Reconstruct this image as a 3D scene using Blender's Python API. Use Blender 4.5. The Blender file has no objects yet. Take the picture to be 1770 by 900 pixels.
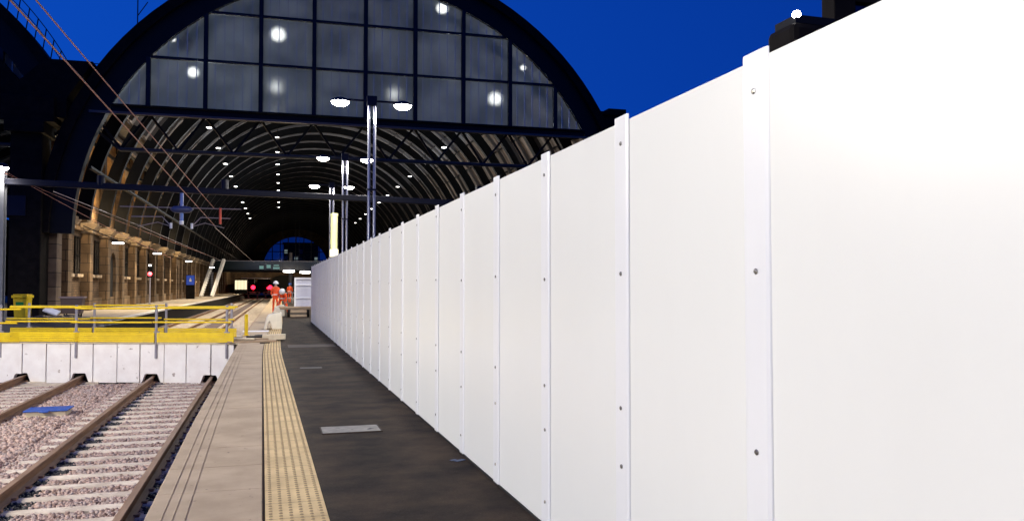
import bpy, math, random
from mathutils import Vector, Matrix
import numpy as np
random.seed(7)
R = math.radians
sc = bpy.context.scene
col = sc.collection

# ------------------------------------------------------------------ helpers
def node_mat(name):
    m = bpy.data.materials.new(name); m.use_nodes = True
    nt = m.node_tree; b = nt.nodes['Principled BSDF']
    return m, nt, b

def mat(name, c, rough=0.7, metal=0.0, var=0.0, c2=None, scale=3.0, bump=0.0, bscale=30.0, stretch=(1,1,1), detail=6, spec=0.5, coat=0.0, speck=None, world=False):
    m, nt, b = node_mat(name)
    b.inputs['Roughness'].default_value = rough
    b.inputs['Metallic'].default_value = metal
    b.inputs['Specular IOR Level'].default_value = spec
    b.inputs['Coat Weight'].default_value = coat
    b.inputs['Coat Roughness'].default_value = .08
    b.inputs['Base Color'].default_value = (*c, 1)
    tc = nt.nodes.new('ShaderNodeTexCoord'); mp = nt.nodes.new('ShaderNodeMapping')
    mp.inputs['Scale'].default_value = stretch
    if world: ge = nt.nodes.new('ShaderNodeNewGeometry'); nt.links.new(ge.outputs['Position'], mp.inputs['Vector'])
    else: nt.links.new(tc.outputs['Object'], mp.inputs['Vector'])
    if c2 is not None or var > 0:
        if c2 is None: c2 = tuple(x*(1-var) for x in c)
        n = nt.nodes.new('ShaderNodeTexNoise'); n.inputs['Scale'].default_value = scale
        n.inputs['Detail'].default_value = detail; n.inputs['Roughness'].default_value = .62
        nt.links.new(mp.outputs[0], n.inputs['Vector'])
        r = nt.nodes.new('ShaderNodeValToRGB')
        r.color_ramp.elements[0].position = .36; r.color_ramp.elements[1].position = .64
        r.color_ramp.elements[0].color = (*c2, 1); r.color_ramp.elements[1].color = (*c, 1)
        nt.links.new(n.outputs['Fac'], r.inputs['Fac'])
        last = r.outputs['Color']
        if speck:
            n3 = nt.nodes.new('ShaderNodeTexNoise'); n3.inputs['Scale'].default_value = speck[1]; n3.inputs['Detail'].default_value = 3
            nt.links.new(mp.outputs[0], n3.inputs['Vector'])
            r3 = nt.nodes.new('ShaderNodeValToRGB')
            r3.color_ramp.elements[0].position = speck[2]; r3.color_ramp.elements[1].position = speck[2]+.06
            nt.links.new(n3.outputs['Fac'], r3.inputs['Fac'])
            mx = nt.nodes.new('ShaderNodeMix'); mx.data_type = 'RGBA'
            nt.links.new(r3.outputs['Color'], mx.inputs['Factor'])
            nt.links.new(last, mx.inputs['A']); mx.inputs['B'].default_value = (*speck[0], 1)
            last = mx.outputs['Result']
        nt.links.new(last, b.inputs['Base Color'])
    if bump > 0:
        n2 = nt.nodes.new('ShaderNodeTexNoise'); n2.inputs['Scale'].default_value = bscale; n2.inputs['Detail'].default_value = 4
        nt.links.new(mp.outputs[0], n2.inputs['Vector'])
        bp = nt.nodes.new('ShaderNodeBump'); bp.inputs['Strength'].default_value = bump; bp.inputs['Distance'].default_value = .02
        nt.links.new(n2.outputs['Fac'], bp.inputs['Height']); nt.links.new(bp.outputs[0], b.inputs['Normal'])
    return m

def emit(name, c, s, base=(0.8,0.8,0.8)):
    m, nt, b = node_mat(name)
    b.inputs['Base Color'].default_value = (*base, 1)
    b.inputs['Emission Color'].default_value = (*c, 1); b.inputs['Emission Strength'].default_value = s
    return m

def brick_mat(name, c1, c2, mortar, w=.5, h=.25, rough=.85):
    """coursed masonry on vertical faces; runs along object Y and Z"""
    m, nt, b = node_mat(name); b.inputs['Roughness'].default_value = rough
    tc = nt.nodes.new('ShaderNodeTexCoord'); sp = nt.nodes.new('ShaderNodeSeparateXYZ'); cb = nt.nodes.new('ShaderNodeCombineXYZ')
    ad = nt.nodes.new('ShaderNodeMath'); ad.operation = 'ADD'
    nt.links.new(tc.outputs['Object'], sp.inputs[0])
    nt.links.new(sp.outputs['X'], ad.inputs[0]); nt.links.new(sp.outputs['Y'], ad.inputs[1])
    nt.links.new(ad.outputs[0], cb.inputs['X']); nt.links.new(sp.outputs['Z'], cb.inputs['Y'])
    br = nt.nodes.new('ShaderNodeTexBrick'); br.inputs['Scale'].default_value = 1
    br.inputs['Brick Width'].default_value = w; br.inputs['Row Height'].default_value = h
    br.inputs['Mortar Size'].default_value = .02; br.inputs['Bias'].default_value = -.1
    br.inputs['Color1'].default_value = (*c1,1); br.inputs['Color2'].default_value = (*c2,1); br.inputs['Mortar'].default_value = (*mortar,1)
    nt.links.new(cb.outputs[0], br.inputs['Vector'])
    n = nt.nodes.new('ShaderNodeTexNoise'); n.inputs['Scale'].default_value = .7; n.inputs['Detail'].default_value = 6
    nt.links.new(tc.outputs['Object'], n.inputs['Vector'])
    r = nt.nodes.new('ShaderNodeValToRGB'); r.color_ramp.elements[0].position = .35; r.color_ramp.elements[1].position = .68
    r.color_ramp.elements[0].color = (.38,.34,.3,1); r.color_ramp.elements[1].color = (1,1,1,1)
    nt.links.new(n.outputs['Fac'], r.inputs['Fac'])
    mx = nt.nodes.new('ShaderNodeMix'); mx.data_type = 'RGBA'; mx.blend_type = 'MULTIPLY'; mx.inputs['Factor'].default_value = 1
    nt.links.new(br.outputs['Color'], mx.inputs['A']); nt.links.new(r.outputs['Color'], mx.inputs['B'])
    nt.links.new(mx.outputs['Result'], b.inputs['Base Color'])
    return m

class MB:
    def __init__(s): s.v=[]; s.f=[]; s.m=[]; s.k=0
    def mi(s,k): s.k=k; return s
    def add(s, vs, fs):
        o=len(s.v); s.v += [tuple(v) for v in vs]; s.f += [tuple(i+o for i in f) for f in fs]; s.m += [s.k]*len(fs)
    def box(s, x0,x1,y0,y1,z0,z1):
        s.add([(x0,y0,z0),(x1,y0,z0),(x1,y1,z0),(x0,y1,z0),(x0,y0,z1),(x1,y0,z1),(x1,y1,z1),(x0,y1,z1)],
              [(3,2,1,0),(4,5,6,7),(0,1,5,4),(1,2,6,5),(2,3,7,6),(3,0,4,7)])
        return s
    def obox(s, c, d, rz=0, rx=0, ry=0):
        M = Matrix.Translation(c) @ Matrix.Rotation(rz,4,'Z') @ Matrix.Rotation(ry,4,'Y') @ Matrix.Rotation(rx,4,'X')
        vs=[M@Vector((a*d[0]/2,b*d[1]/2,e*d[2]/2)) for e in(-1,1) for a,b in((-1,-1),(1,-1),(1,1),(-1,1))]
        s.add(vs,[(3,2,1,0),(4,5,6,7),(0,1,5,4),(1,2,6,5),(2,3,7,6),(3,0,4,7)]); return s
    def beam(s, p, q, w, h, up=(0,0,1)):
        p=Vector(p); q=Vector(q); d=(q-p).normalized(); u=Vector(up)
        if abs(d.dot(u))>.98: u=Vector((0,1,0))
        a=d.cross(u).normalized(); b=a.cross(d)
        vs=[]
        for c in (p,q):
            for i,j in((-1,-1),(1,-1),(1,1),(-1,1)): vs.append(c+a*(i*w/2)+b*(j*h/2))
        s.add(vs,[(3,2,1,0),(4,5,6,7),(0,1,5,4),(1,2,6,5),(2,3,7,6),(3,0,4,7)]); return s
    def tube(s, p, q, r, n=10, r2=None):
        p=Vector(p); q=Vector(q); d=(q-p).normalized(); u=Vector((0,0,1))
        if abs(d.dot(u))>.98: u=Vector((0,1,0))
        a=d.cross(u).normalized(); b=a.cross(d); r2=r if r2 is None else r2
        vs=[]
        for c,rr in((p,r),(q,r2)):
            for i in range(n):
                t=2*math.pi*i/n; vs.append(c+a*(math.cos(t)*rr)+b*(math.sin(t)*rr))
        fs=[(i,(i+1)%n,n+(i+1)%n,n+i) for i in range(n)]+[tuple(range(n-1,-1,-1)),tuple(range(n,2*n))]
        s.add(vs,fs); return s
    def path(s, pts, r, n=6):
        for a,b in zip(pts,pts[1:]): s.tube(a,b,r,n)
        return s
    def lathe(s, c, prof, n=20, sx=1, sy=1):
        vs=[]
        for r,z in prof:
            for i in range(n):
                t=2*math.pi*i/n; vs.append((c[0]+r*math.cos(t)*sx,c[1]+r*math.sin(t)*sy,c[2]+z))
        fs=[]
        for j in range(len(prof)-1):
            for i in range(n): fs.append((j*n+i,j*n+(i+1)%n,(j+1)*n+(i+1)%n,(j+1)*n+i))
        fs.append(tuple(range(n-1,-1,-1))); fs.append(tuple((len(prof)-1)*n+i for i in range(n)))
        s.add(vs,fs); return s
    def prism(s, pts, axis, a, b):
        """pts 2D polygon; axis 'x': pts are (y,z); 'y': pts are (x,z); 'z': pts are (x,y)"""
        n=len(pts); vs=[]
        for t in(a,b):
            for u,w in pts: vs.append({'x':(t,u,w),'y':(u,t,w),'z':(u,w,t)}[axis])
        s.add(vs,[tuple(range(n)),tuple(range(2*n-1,n-1,-1))]+[(i,n+i,n+(i+1)%n,(i+1)%n) for i in range(n)]); return s
    def build(s, name, m, parent=None, bevel=0, smooth=False, loc=None, seg=2):
        me=bpy.data.meshes.new(name); me.from_pydata(s.v,[],s.f)
        for x in (m if isinstance(m,(list,tuple)) else [m]): me.materials.append(x)
        me.polygons.foreach_set('material_index', s.m)
        if smooth: me.polygons.foreach_set('use_smooth',[True]*len(s.f))
        import bmesh
        bm=bmesh.new(); bm.from_mesh(me); bmesh.ops.recalc_face_normals(bm,faces=bm.faces); bm.to_mesh(me); bm.free()
        o=bpy.data.objects.new(name,me); col.objects.link(o)
        if parent: o.parent=parent
        if loc: o.location=loc
        if bevel:
            b=o.modifiers.new('bevel','BEVEL'); b.width=bevel; b.segments=seg; b.limit_method='ANGLE'; b.angle_limit=R(40)
        return o

def tag(o,label=None,cat=None,group=None,kind=None):
    if label: o['label']=label
    if cat: o['category']=cat
    if group: o['group']=group
    if kind: o['kind']=kind
    return o
def empty(name,loc=(0,0,0),rz=0):
    o=bpy.data.objects.new(name,None); o.empty_display_size=.2; col.objects.link(o); o.location=loc; o.rotation_euler=(0,0,rz); return o
def thing(name,loc,rz,label,cat,group=None): return tag(empty(name,loc,rz),label,cat,group)
def kids(o): return [c for c in bpy.data.objects if c.parent==o]
def copy_tree(o,parent=None):
    c=o.copy(); col.objects.link(c); c.parent=parent
    for k in kids(o): copy_tree(k,c)
    return c
def light(name,kind,loc,energy,color,parent=None,size=.15,rot=None,spot=None,blend=.6):
    l=bpy.data.lights.new(name,kind); l.energy=energy; l.color=color
    if kind in('POINT','SPOT'): l.shadow_soft_size=size
    if kind=='AREA': l.shape='DISK'; l.size=size
    if kind=='SPOT': l.spot_size=spot; l.spot_blend=blend
    o=bpy.data.objects.new(name,l); col.objects.link(o); o.location=loc
    if rot: o.rotation_euler=rot
    if parent: o.parent=parent
    return o

A = .012                         # the shed's axis against the near platform
def sh(x,y,z=0): return Vector((x*math.cos(A)+y*math.sin(A), -x*math.sin(A)+y*math.cos(A), z))
def bx(y):
    if y<18: return 0
    if y<26: return .0125*(y-18)**2/16
    return .0125*(y-22)
def wig(x,y):
    near=.045*min(1,max(0,(10-y)/5)); k=min(1,max(0,(x+.82)/.75))
    far=-.085*min(1,max(0,(y-10)/9))*min(1,max(0,(36-y)/12))
    return bx(y)+near+far*k
YS=[-8,0,5,6,7.5,9,10,11.5,12,13,14.5,16,18,20,22,24,26,28,30,32,34,36,40,60,100,180,262]
def sweep(mb, prof, y0, y1, closed=True, w=False):
    ys=[y0]+[y for y in YS if y0<y<y1]+[y1]; n=len(prof)
    vs=[(x+(wig(x,y) if w else bx(y)),y,z) for y in ys for x,z in prof]
    fs=[]
    for j in range(len(ys)-1):
        for i in range(n if closed else n-1):
            fs.append((j*n+i,j*n+(i+1)%n,(j+1)*n+(i+1)%n,(j+1)*n+i))
    if closed: fs += [tuple(range(n)),tuple((len(ys)-1)*n+i for i in range(n-1,-1,-1))]
    mb.add(vs,fs); return mb

# ------------------------------------------------------------------ materials
M={}
M['panel']=mat('hoarding_panel',(.80,.81,.77),rough=.31,c2=(.782,.79,.75),scale=.9,detail=7,stretch=(1,1.3,.5),spec=.4,bump=.05,bscale=2.2,world=True)
M['batten']=mat('hoarding_batten',(.82,.83,.83),rough=.3,spec=.6,var=.02,scale=2)
M['screw']=mat('screw_steel',(.35,.33,.3),rough=.3,metal=1)
M['asphalt']=mat('asphalt',(.056,.037,.023),rough=.8,c2=(.011,.008,.0065),scale=1.7,detail=14,bump=.7,bscale=70,stretch=(1,1.15,1),speck=((.10,.085,.07),60,.66),spec=.15)
M['coping']=mat('coping_concrete',(.49,.375,.245),rough=.85,c2=(.38,.285,.18),scale=1.9,detail=10,bump=.2,bscale=120,speck=((.17,.13,.09),13,.68))
M['tactile']=mat('tactile_buff',(.74,.55,.26),rough=.8,c2=(.54,.385,.18),scale=2.2,detail=10,speck=((.30,.22,.12),11,.70),bump=.1,bscale=120)
M['joint']=mat('joint_dirt',(.05,.035,.025),rough=.95)
M['brickdark']=mat('sooty_brick',(.035,.03,.027),rough=.95,c2=(.02,.018,.016),scale=4)
M['ballast']=mat('ballast_bed',(.16,.115,.11),rough=.95,c2=(.07,.05,.05),scale=30,bump=1,bscale=45)
M['oily_and_shade']=mat('oily_and_shaded_stone',(.02,.02,.024),rough=.6,var=.4,scale=40)
M['sleeper']=mat('sleeper_concrete',(.70,.61,.50),rough=.85,c2=(.46,.38,.30),scale=2.6,detail=9,bump=.15,world=True,speck=((.16,.10,.07),6,.66))
M['rail']=mat('rusty_rail',(.33,.185,.095),rough=.75,c2=(.19,.10,.05),scale=14,stretch=(1,.1,1))
M['railtop']=mat('rail_head',(.36,.23,.14),rough=.5,c2=(.24,.145,.085),scale=14,metal=.2,stretch=(1,.1,1))
M['insul']=mat('white_block',(.94,.91,.87),rough=.75,c2=(.84,.79,.75),detail=10,speck=((.45,.38,.34),5,.68),scale=2.2,bump=.25,bscale=5)
M['deck']=mat('deck_ply',(.22,.17,.11),rough=.85,var=.3)
M['dark']=mat('dark_void',(.012,.011,.01),rough=.95)
M['yellow']=mat('safety_yellow',(.95,.68,.005),rough=.5,c2=(.82,.56,.008),detail=9,scale=4,speck=((.25,.18,.08),14,.70))
M['galv']=mat('galvanised',(.42,.40,.44),rough=.4,metal=.5,var=.2,scale=8)
M['navy']=mat('navy_steel',(.006,.008,.020),rough=.5,var=.25,scale=2,spec=.25)
M['navy2']=mat('shed_iron',(.0055,.0065,.009),rough=.6,var=.3,scale=1.5,spec=.2)
M['black']=mat('black_steel',(.010,.008,.007),rough=.8,spec=.12,var=.6,scale=2.5)
M['tarp']=mat('black_tarp',(.022,.022,.036),rough=.42,c2=(.015,.015,.022),scale=3,bump=.6,bscale=3)
M['brick']=brick_mat('stock_brick',(.17,.10,.048),(.09,.052,.026),(.04,.03,.02),.45,.15)
M['stone']=brick_mat('pale_stone',(.23,.15,.08),(.14,.09,.048),(.03,.022,.015),1.2,.6)
M['quoin']=brick_mat('dirty_quoins',(.22,.16,.11),(.13,.09,.065),(.01,.01,.01),2.0,.75)
M['cornice']=mat('cornice_stone',(.44,.345,.235),rough=.8,c2=(.24,.18,.12),scale=2)
M['orange']=mat('hi_vis_orange',(.95,.10,.015),rough=.7,var=.15,scale=8)
M['skin']=mat('skin',(.5,.3,.22),rough=.6)
M['white']=mat('white_plastic',(.8,.8,.8),rough=.4)
M['cream']=mat('cream_concrete',(.75,.65,.46),rough=.8,var=.2,scale=6)
M['timber']=mat('pale_timber',(.52,.38,.24),rough=.8,var=.35,scale=5,stretch=(1,8,8))
M['timberdark']=mat('wet_timber',(.06,.045,.035),rough=.8,var=.4,scale=5)
M['blue']=mat('blue_lid',(.02,.09,.42),rough=.5,var=.25,scale=9)
M['green']=mat('green_label',(.02,.30,.05),rough=.5)
M['insulator']=mat('blue_tube',(.10,.20,.55),rough=.35)
M['copper']=mat('contact_wire',(.34,.13,.08),rough=.5)
M['greywire']=mat('grey_wire',(.35,.3,.3),rough=.4,metal=.4)
M['redins']=mat('red_insulator',(.7,.08,.03),rough=.4)
M['lampwhite']=emit('lamp_glow',(1,.93,.88),60)
M['lampsmall']=emit('small_lamp_glow',(1,.96,.9),7)
M['bowl']=emit('high_bay_glow',(1,.98,.9),2.6)
M['redlamp']=emit('red_lamp_glow',(1,.01,.035),7)
M['litbox']=emit('lit_box_glow',(1,.88,.55),1.1)
M['tealglow']=emit('teal_screen',(.2,.75,.7),.22)
M['column']=mat('pale_column',(.55,.55,.30),rough=.6,var=.1)
M['trainred']=mat('dark_red_paint',(.25,.02,.03),rough=.4)
M['signblue']=mat('blue_sign',(.015,.04,.22),rough=.4)

def cladding_mat(name, cols, nang, pitch, cy_blocks):
    """vault lining: boards running round the arch; each bay of each strip has its own tone"""
    m, nt, b = node_mat(name); b.inputs['Roughness'].default_value=.6
    tc=nt.nodes.new('ShaderNodeTexCoord'); sp=nt.nodes.new('ShaderNodeSeparateXYZ'); nt.links.new(tc.outputs['Object'],sp.inputs[0])
    def mth(op,a,bv):
        n=nt.nodes.new('ShaderNodeMath'); n.operation=op
        for i,x in enumerate((a,bv)):
            if x is None: continue
            if isinstance(x,(int,float)): n.inputs[i].default_value=x
            else: nt.links.new(x,n.inputs[i])
        return n.outputs[0]
    zc=mth('SUBTRACT',sp.outputs['Z'],4.0)
    ang=mth('ARCTAN2',zc,sp.outputs['X'])
    fa=mth('FLOOR',mth('MULTIPLY',ang,nang/math.pi),None)
    fy=mth('FLOOR',mth('DIVIDE',sp.outputs['Y'],pitch),None)
    cb=nt.nodes.new('ShaderNodeCombineXYZ'); nt.links.new(fa,cb.inputs['X']); nt.links.new(fy,cb.inputs['Y'])
    wn=nt.nodes.new('ShaderNodeTexWhiteNoise'); nt.links.new(cb.outputs[0],wn.inputs['Vector'])
    fb=mth('FLOOR',mth('DIVIDE',sp.outputs['Y'],.42),None)
    cb2=nt.nodes.new('ShaderNodeCombineXYZ'); nt.links.new(fa,cb2.inputs['X']); nt.links.new(fb,cb2.inputs['Y'])
    wn2=nt.nodes.new('ShaderNodeTexWhiteNoise'); nt.links.new(cb2.outputs[0],wn2.inputs['Vector'])
    # glass towards the crown, boards towards the springing
    h=nt.nodes.new('ShaderNodeMapRange'); nt.links.new(sp.outputs['Z'],h.inputs['Value'])
    h.inputs['From Min'].default_value=14.6; h.inputs['From Max'].default_value=15.2
    r1=nt.nodes.new('ShaderNodeValToRGB'); r1.color_ramp.elements[0].color=(*cols[0],1); r1.color_ramp.elements[1].color=(*cols[1],1)
    mixw=mth('MULTIPLY_ADD',wn2.outputs['Value'],.6); mixw.node.inputs[2].default_value=0
    tot=mth('ADD',mixw,mth('MULTIPLY',wn.outputs['Value'],.4))
    nt.links.new(tot,r1.inputs['Fac'])
    r2=nt.nodes.new('ShaderNodeValToRGB'); r2.color_ramp.elements[0].color=(*cols[2],1); r2.color_ramp.elements[1].color=(*cols[3],1)
    nt.links.new(wn.outputs['Value'],r2.inputs['Fac'])
    mx=nt.nodes.new('ShaderNodeMix'); mx.data_type='RGBA'
    nt.links.new(h.outputs[0],mx.inputs['Factor']); nt.links.new(r1.outputs[0],mx.inputs['A']); nt.links.new(r2.outputs[0],mx.inputs['B'])
    nt.links.new(mx.outputs['Result'],b.inputs['Base Color'])
    return m
M['boardrib']=cladding_mat('board_rib',((.006,.005,.005),(.14,.125,.12),(.10,.10,.12),(.30,.30,.32)),26,5.5,1)
M['clad']=cladding_mat('vault_lining',((.07,.05,.04),(.50,.40,.32),(.10,.11,.14),(.38,.42,.5)),26,5.5,1)

def frosted(name):
    m=bpy.data.materials.new(name); m.use_nodes=True; nt=m.node_tree; nt.nodes.clear()
    out=nt.nodes.new('ShaderNodeOutputMaterial')
    tc=nt.nodes.new('ShaderNodeTexCoord')
    n=nt.nodes.new('ShaderNodeTexNoise'); n.inputs['Scale'].default_value=.55; n.inputs['Detail'].default_value=9
    nt.links.new(tc.outputs['Object'],n.inputs['Vector'])
    r=nt.nodes.new('ShaderNodeValToRGB'); r.color_ramp.elements[0].position=.35; r.color_ramp.elements[1].position=.7
    r.color_ramp.elements[0].color=(.20,.28,.36,1); r.color_ramp.elements[1].color=(.58,.72,.80,1)
    nt.links.new(n.outputs['Fac'],r.inputs['Fac'])
    d=nt.nodes.new('ShaderNodeBsdfDiffuse'); nt.links.new(r.outputs[0],d.inputs['Color'])
    t=nt.nodes.new('ShaderNodeBsdfTranslucent'); nt.links.new(r.outputs[0],t.inputs['Color'])
    a=nt.nodes.new('ShaderNodeMixShader'); a.inputs[0].default_value=.55
    nt.links.new(d.outputs[0],a.inputs[1]); nt.links.new(t.outputs[0],a.inputs[2])
    g=nt.nodes.new('ShaderNodeBsdfRefraction'); g.inputs['IOR'].default_value=1.25; g.inputs['Roughness'].default_value=.42
    g.inputs['Color'].default_value=(.8,.85,.9,1)
    c=nt.nodes.new('ShaderNodeMixShader'); c.inputs[0].default_value=.55
    nt.links.new(a.outputs[0],c.inputs[1]); nt.links.new(g.outputs[0],c.inputs[2])
    nt.links.new(c.outputs[0],out.inputs['Surface']); return m
M['frost']=frosted('frosted_glass')
def clear(name,tint=(.8,.85,.9),fac=.12):
    m=bpy.data.materials.new(name); m.use_nodes=True; nt=m.node_tree; nt.nodes.clear()
    out=nt.nodes.new('ShaderNodeOutputMaterial'); t=nt.nodes.new('ShaderNodeBsdfTransparent'); t.inputs[0].default_value=(*tint,1)
    g=nt.nodes.new('ShaderNodeBsdfGlossy'); g.inputs['Roughness'].default_value=.03
    c=nt.nodes.new('ShaderNodeMixShader'); c.inputs[0].default_value=fac
    nt.links.new(t.outputs[0],c.inputs[1]); nt.links.new(g.outputs[0],c.inputs[2]); nt.links.new(c.outputs[0],out.inputs['Surface']); return m
M['clear']=clear('clear_glass',(.12,.17,.22),.05)
M['teal']=mat('teal_glass',(.018,.04,.042),rough=.15)

# ------------------------------------------------------------------ setting: ground, ballast, platforms
ZG=-1.13
g=MB(); g.add([(-500,-300,ZG-.15),(500,-300,ZG-.15),(500,900,ZG-.15),(-500,900,ZG-.15)],[(0,1,2,3)])
tag(g.build('ground',M['brickdark']),kind='structure')
tb=MB(); sweep(tb,[(-14,ZG-.14),(-14,ZG),(-.55,ZG),(-.55,ZG-.14)],-8,27.9)
sweep(tb,[(-7.6,ZG-.14),(-7.6,ZG),(-.55,ZG),(-.55,ZG-.14)],27.9,262)
tag(tb.build('track_bed',M['ballast']),kind='structure')

# loose stones: numpy built, one object
def stones():
    rng=np.random.default_rng(3)
    base=np.array([(-1,-1,-1),(1,-1,-1),(1,1,-1),(-1,1,-1),(-1,-1,1),(1,-1,1),(1,1,1),(-1,1,1)],float)
    fc=np.array([(3,2,1,0),(4,5,6,7),(0,1,5,4),(1,2,6,5),(2,3,7,6),(3,0,4,7)])
    pts=[]
    def field(x0,x1,y0,y1,den,z,s0,s1,mi):
        n=int((x1-x0)*(y1-y0)*den)
        x=rng.uniform(x0,x1,n); y=rng.uniform(y0,y1,n); zz=z+rng.uniform(-.012,.012,n); s=rng.uniform(s0,s1,n)
        pts.append(np.stack([x,y,zz,s,np.full(n,mi)],1))
    field(-8.2,-.86,8.0,16,760,ZG+.022,.014,.025,0)
    field(-8.2,-.86,16,24,520,ZG+.022,.016,.027,0)
    field(-3.5,-.86,4.5,8.0,760,ZG+.022,.014,.025,0)
    field(-4.85,-3.75,5,23.5,300,ZG+.045,.02,.034,0)
    P=np.concatenate(pts)
    # thin out on the sleeper tops
    k=np.round((P[:,1]-10.1)/.6); dy=np.abs(P[:,1]-10.1-.6*k)
    on=((np.abs(P[:,0]+2.29)<1.25)|(np.abs(P[:,0]+5.73)<1.25))&(dy<.108)
    end=((np.abs(np.abs(P[:,0]+2.29)-1.1)<.16)|(np.abs(np.abs(P[:,0]+5.73)-1.1)<.16))
    P=P[~(on&~(end&(rng.random(len(P))<.5)))]
    for xr in(-1.52,-3.06,-4.96,-6.50): P=P[np.abs(P[:,0]-xr)>.075]
    dark=(P[:,0]>-1.42+.12*np.sin(P[:,1]*2.1))|((P[:,0]>-3.0)&(P[:,0]<-2.76+.07*np.sin(P[:,1]*3)))  # platform-side strip is oily stone; second band paints the rail's shade on the stones
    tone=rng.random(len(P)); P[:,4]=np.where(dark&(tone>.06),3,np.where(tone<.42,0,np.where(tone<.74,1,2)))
    n=len(P); V=np.repeat(base[None],n,0)*rng.uniform(.65,1.25,(n,8,3))
    q=rng.uniform(0,2*np.pi,(n,3))
    def rot(V,a,i,j):
        c,s=np.cos(a)[:,None],np.sin(a)[:,None]; x=V[:,:,i].copy(); y=V[:,:,j].copy(); V[:,:,i]=x*c-y*s; V[:,:,j]=x*s+y*c
    rot(V,q[:,0],0,1); rot(V,q[:,1]*.5,1,2); rot(V,q[:,2],0,2)
    V=V*P[:,3][:,None,None]*.9; V[:,:,0]+=P[:,0][:,None]; V[:,:,1]+=P[:,1][:,None]; V[:,:,2]+=P[:,2][:,None]
    V=V.reshape(-1,3); F=(fc[None]+(np.arange(n)*8)[:,None,None]).reshape(-1)
    me=bpy.data.meshes.new('ballast_stones'); me.vertices.add(len(V)); me.vertices.foreach_set('co',V.ravel())
    me.loops.add(len(F)); me.loops.foreach_set('vertex_index',F.astype(np.int32))
    nf=n*6; me.polygons.add(nf); me.polygons.foreach_set('loop_start',(np.arange(nf)*4).astype(np.int32))
    for mm in (mat('stone_pink',(.50,.36,.31),rough=.9),mat('stone_grey',(.40,.32,.29),rough=.9),mat('stone_brown',(.28,.19,.155),rough=.9),M['oily_and_shade']): me.materials.append(mm)
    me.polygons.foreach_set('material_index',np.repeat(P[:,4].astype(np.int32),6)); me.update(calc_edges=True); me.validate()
    o=bpy.data.objects.new('ballast_stones',me); col.objects.link(o)
    tag(o,'pinkish grey loose ballast stones between and beside the near rails','ballast',kind='stuff')
stones()

# near platform
pf=MB(); sweep(pf,[(.352,-1.3),(.352,0),(7.4,0),(7.4,-1.3)],-7,262,w=True)
plat=tag(pf.build('platform',M['asphalt']),kind='structure')
fp=MB(); sweep(fp,[(-.45,-1.3),(-.45,-.10),(.345,-.10),(.345,-1.3)],-7,262); fp.build('platform_wall',M['brickdark'],plat)
cs=MB(); L=.86; y=-6.4; i=0
gro=[-.705,-.635,-.555]
while y<46:
    cs.mi(0)
    top=[(-.82,-.09),(-.82,-.006),(-.812,0)]
    for gx in gro: top += [(gx-.007,0),(gx-.005,-.0055),(gx+.005,-.0055),(gx+.007,0)]
    top += [(-.080,0),(-.075,-.005),(-.075,-.09)]
    dz=random.uniform(-.002,.001); 
    n=len(top); vs=[(x+wig(x,y),y+.003,z+dz) for x,z in top]+[(x+wig(x,y+L),y+L-.003,z+dz) for x,z in top]
    cs.add(vs,[tuple(range(n)),tuple(range(2*n-1,n-1,-1))]+[(k,n+k,n+(k+1)%n,(k+1)%n) for k in range(n)])
    y+=L
cs.mi(1)
sweep(cs,[(-.80,-.099),(-.80,-.011),(-.072,-.011),(-.072,-.099)],-6.4,y,w=True)
cs.build('coping',[M['coping'],mat('coping_joint',(.16,.12,.085),rough=.95)],plat)
cf=MB(); sweep(cf,[(-.82,-.09),(-.82,0),(-.075,0),(-.075,-.09)],y,262); cf.build('coping',M['coping'],plat)
gd=MB(); sweep(gd,[(-.075,-.09),(-.075,-.02),(-.055,-.02),(-.055,-.09)],-6.4,60,w=True); gd.build('drain_joint',M['joint'],plat)
tm=MB(); sweep(tm,[(-.055,-.09),(-.055,0),(.348,0),(.348,-.09)],-6.4,262,w=True); 
tac=tm.build('tactile_strip',M['tactile'],plat)
dm=MB(); y=4.6; k=0
while y<30:
    for c in range(6):
        x=-.055+.4*(c+.5)/6+wig(0,y)
        n=8 if y<14 else 6; r1,r2=.0145,.010
        vs=[(x+r*math.cos(2*math.pi*t/n),y+r*math.sin(2*math.pi*t/n),z) for r,z in((r1,-.001),(r2,.0055)) for t in range(n)]
        dm.add(vs,[(t,(t+1)%n,n+(t+1)%n,n+t) for t in range(n)]+[tuple(range(n,2*n))])
    y+=.0667; k+=1
dm.build('blister',mat('blister_buff',(.34,.25,.13),rough=.85),tac)['kind']='stuff'
# joints across the tactile paving
tj=MB(); y=4.4
while y<30:
    tj.box(-.052+wig(0,y),.345+wig(0,y),y,y+.005,-.002,.0012); y+=.4
tj.build('paving_joint',mat('tactile_joint',(.36,.27,.15),rough=.9),tac)

# manhole cover in the asphalt
t=thing('inspection_cover',(.84,8.85,.004),0,'pale grey rectangular inspection cover set in the dark asphalt','inspection cover')
c=MB(); c.box(-.30,.30,-.20,.20,-.03,.004); c.build('cover_plate',mat('cover_concrete',(.30,.285,.25),rough=.8,c2=(.20,.19,.17),scale=9,bump=.2,speck=((.05,.05,.05),7,.62)),t,bevel=.002)
c=MB()
for a in((-.315,-.302,-.215,.215),(.302,.315,-.215,.215)): c.box(a[0],a[1],a[2],a[3],-.03,.006)
c.box(-.302,.302,-.215,-.202,-.03,.006); c.box(-.302,.302,.202,.215,-.03,.006); c.build('cover_frame',M['joint'],t)
t=thing('drain_cover',(.75,15.7,.003),0,'small pale drain cover farther along the dark asphalt','drain cover')
c=MB(); c.box(-.2,.2,-.10,.10,-.02,.004); c.build('cover_plate',mat('dull_cover',(.13,.12,.11),rough=.8,var=.3),t,bevel=.002)
t=thing('asphalt_patch',(1.0,21.5,.002),0,'pale worn repair strip across the asphalt by the hoarding','patch')
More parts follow.
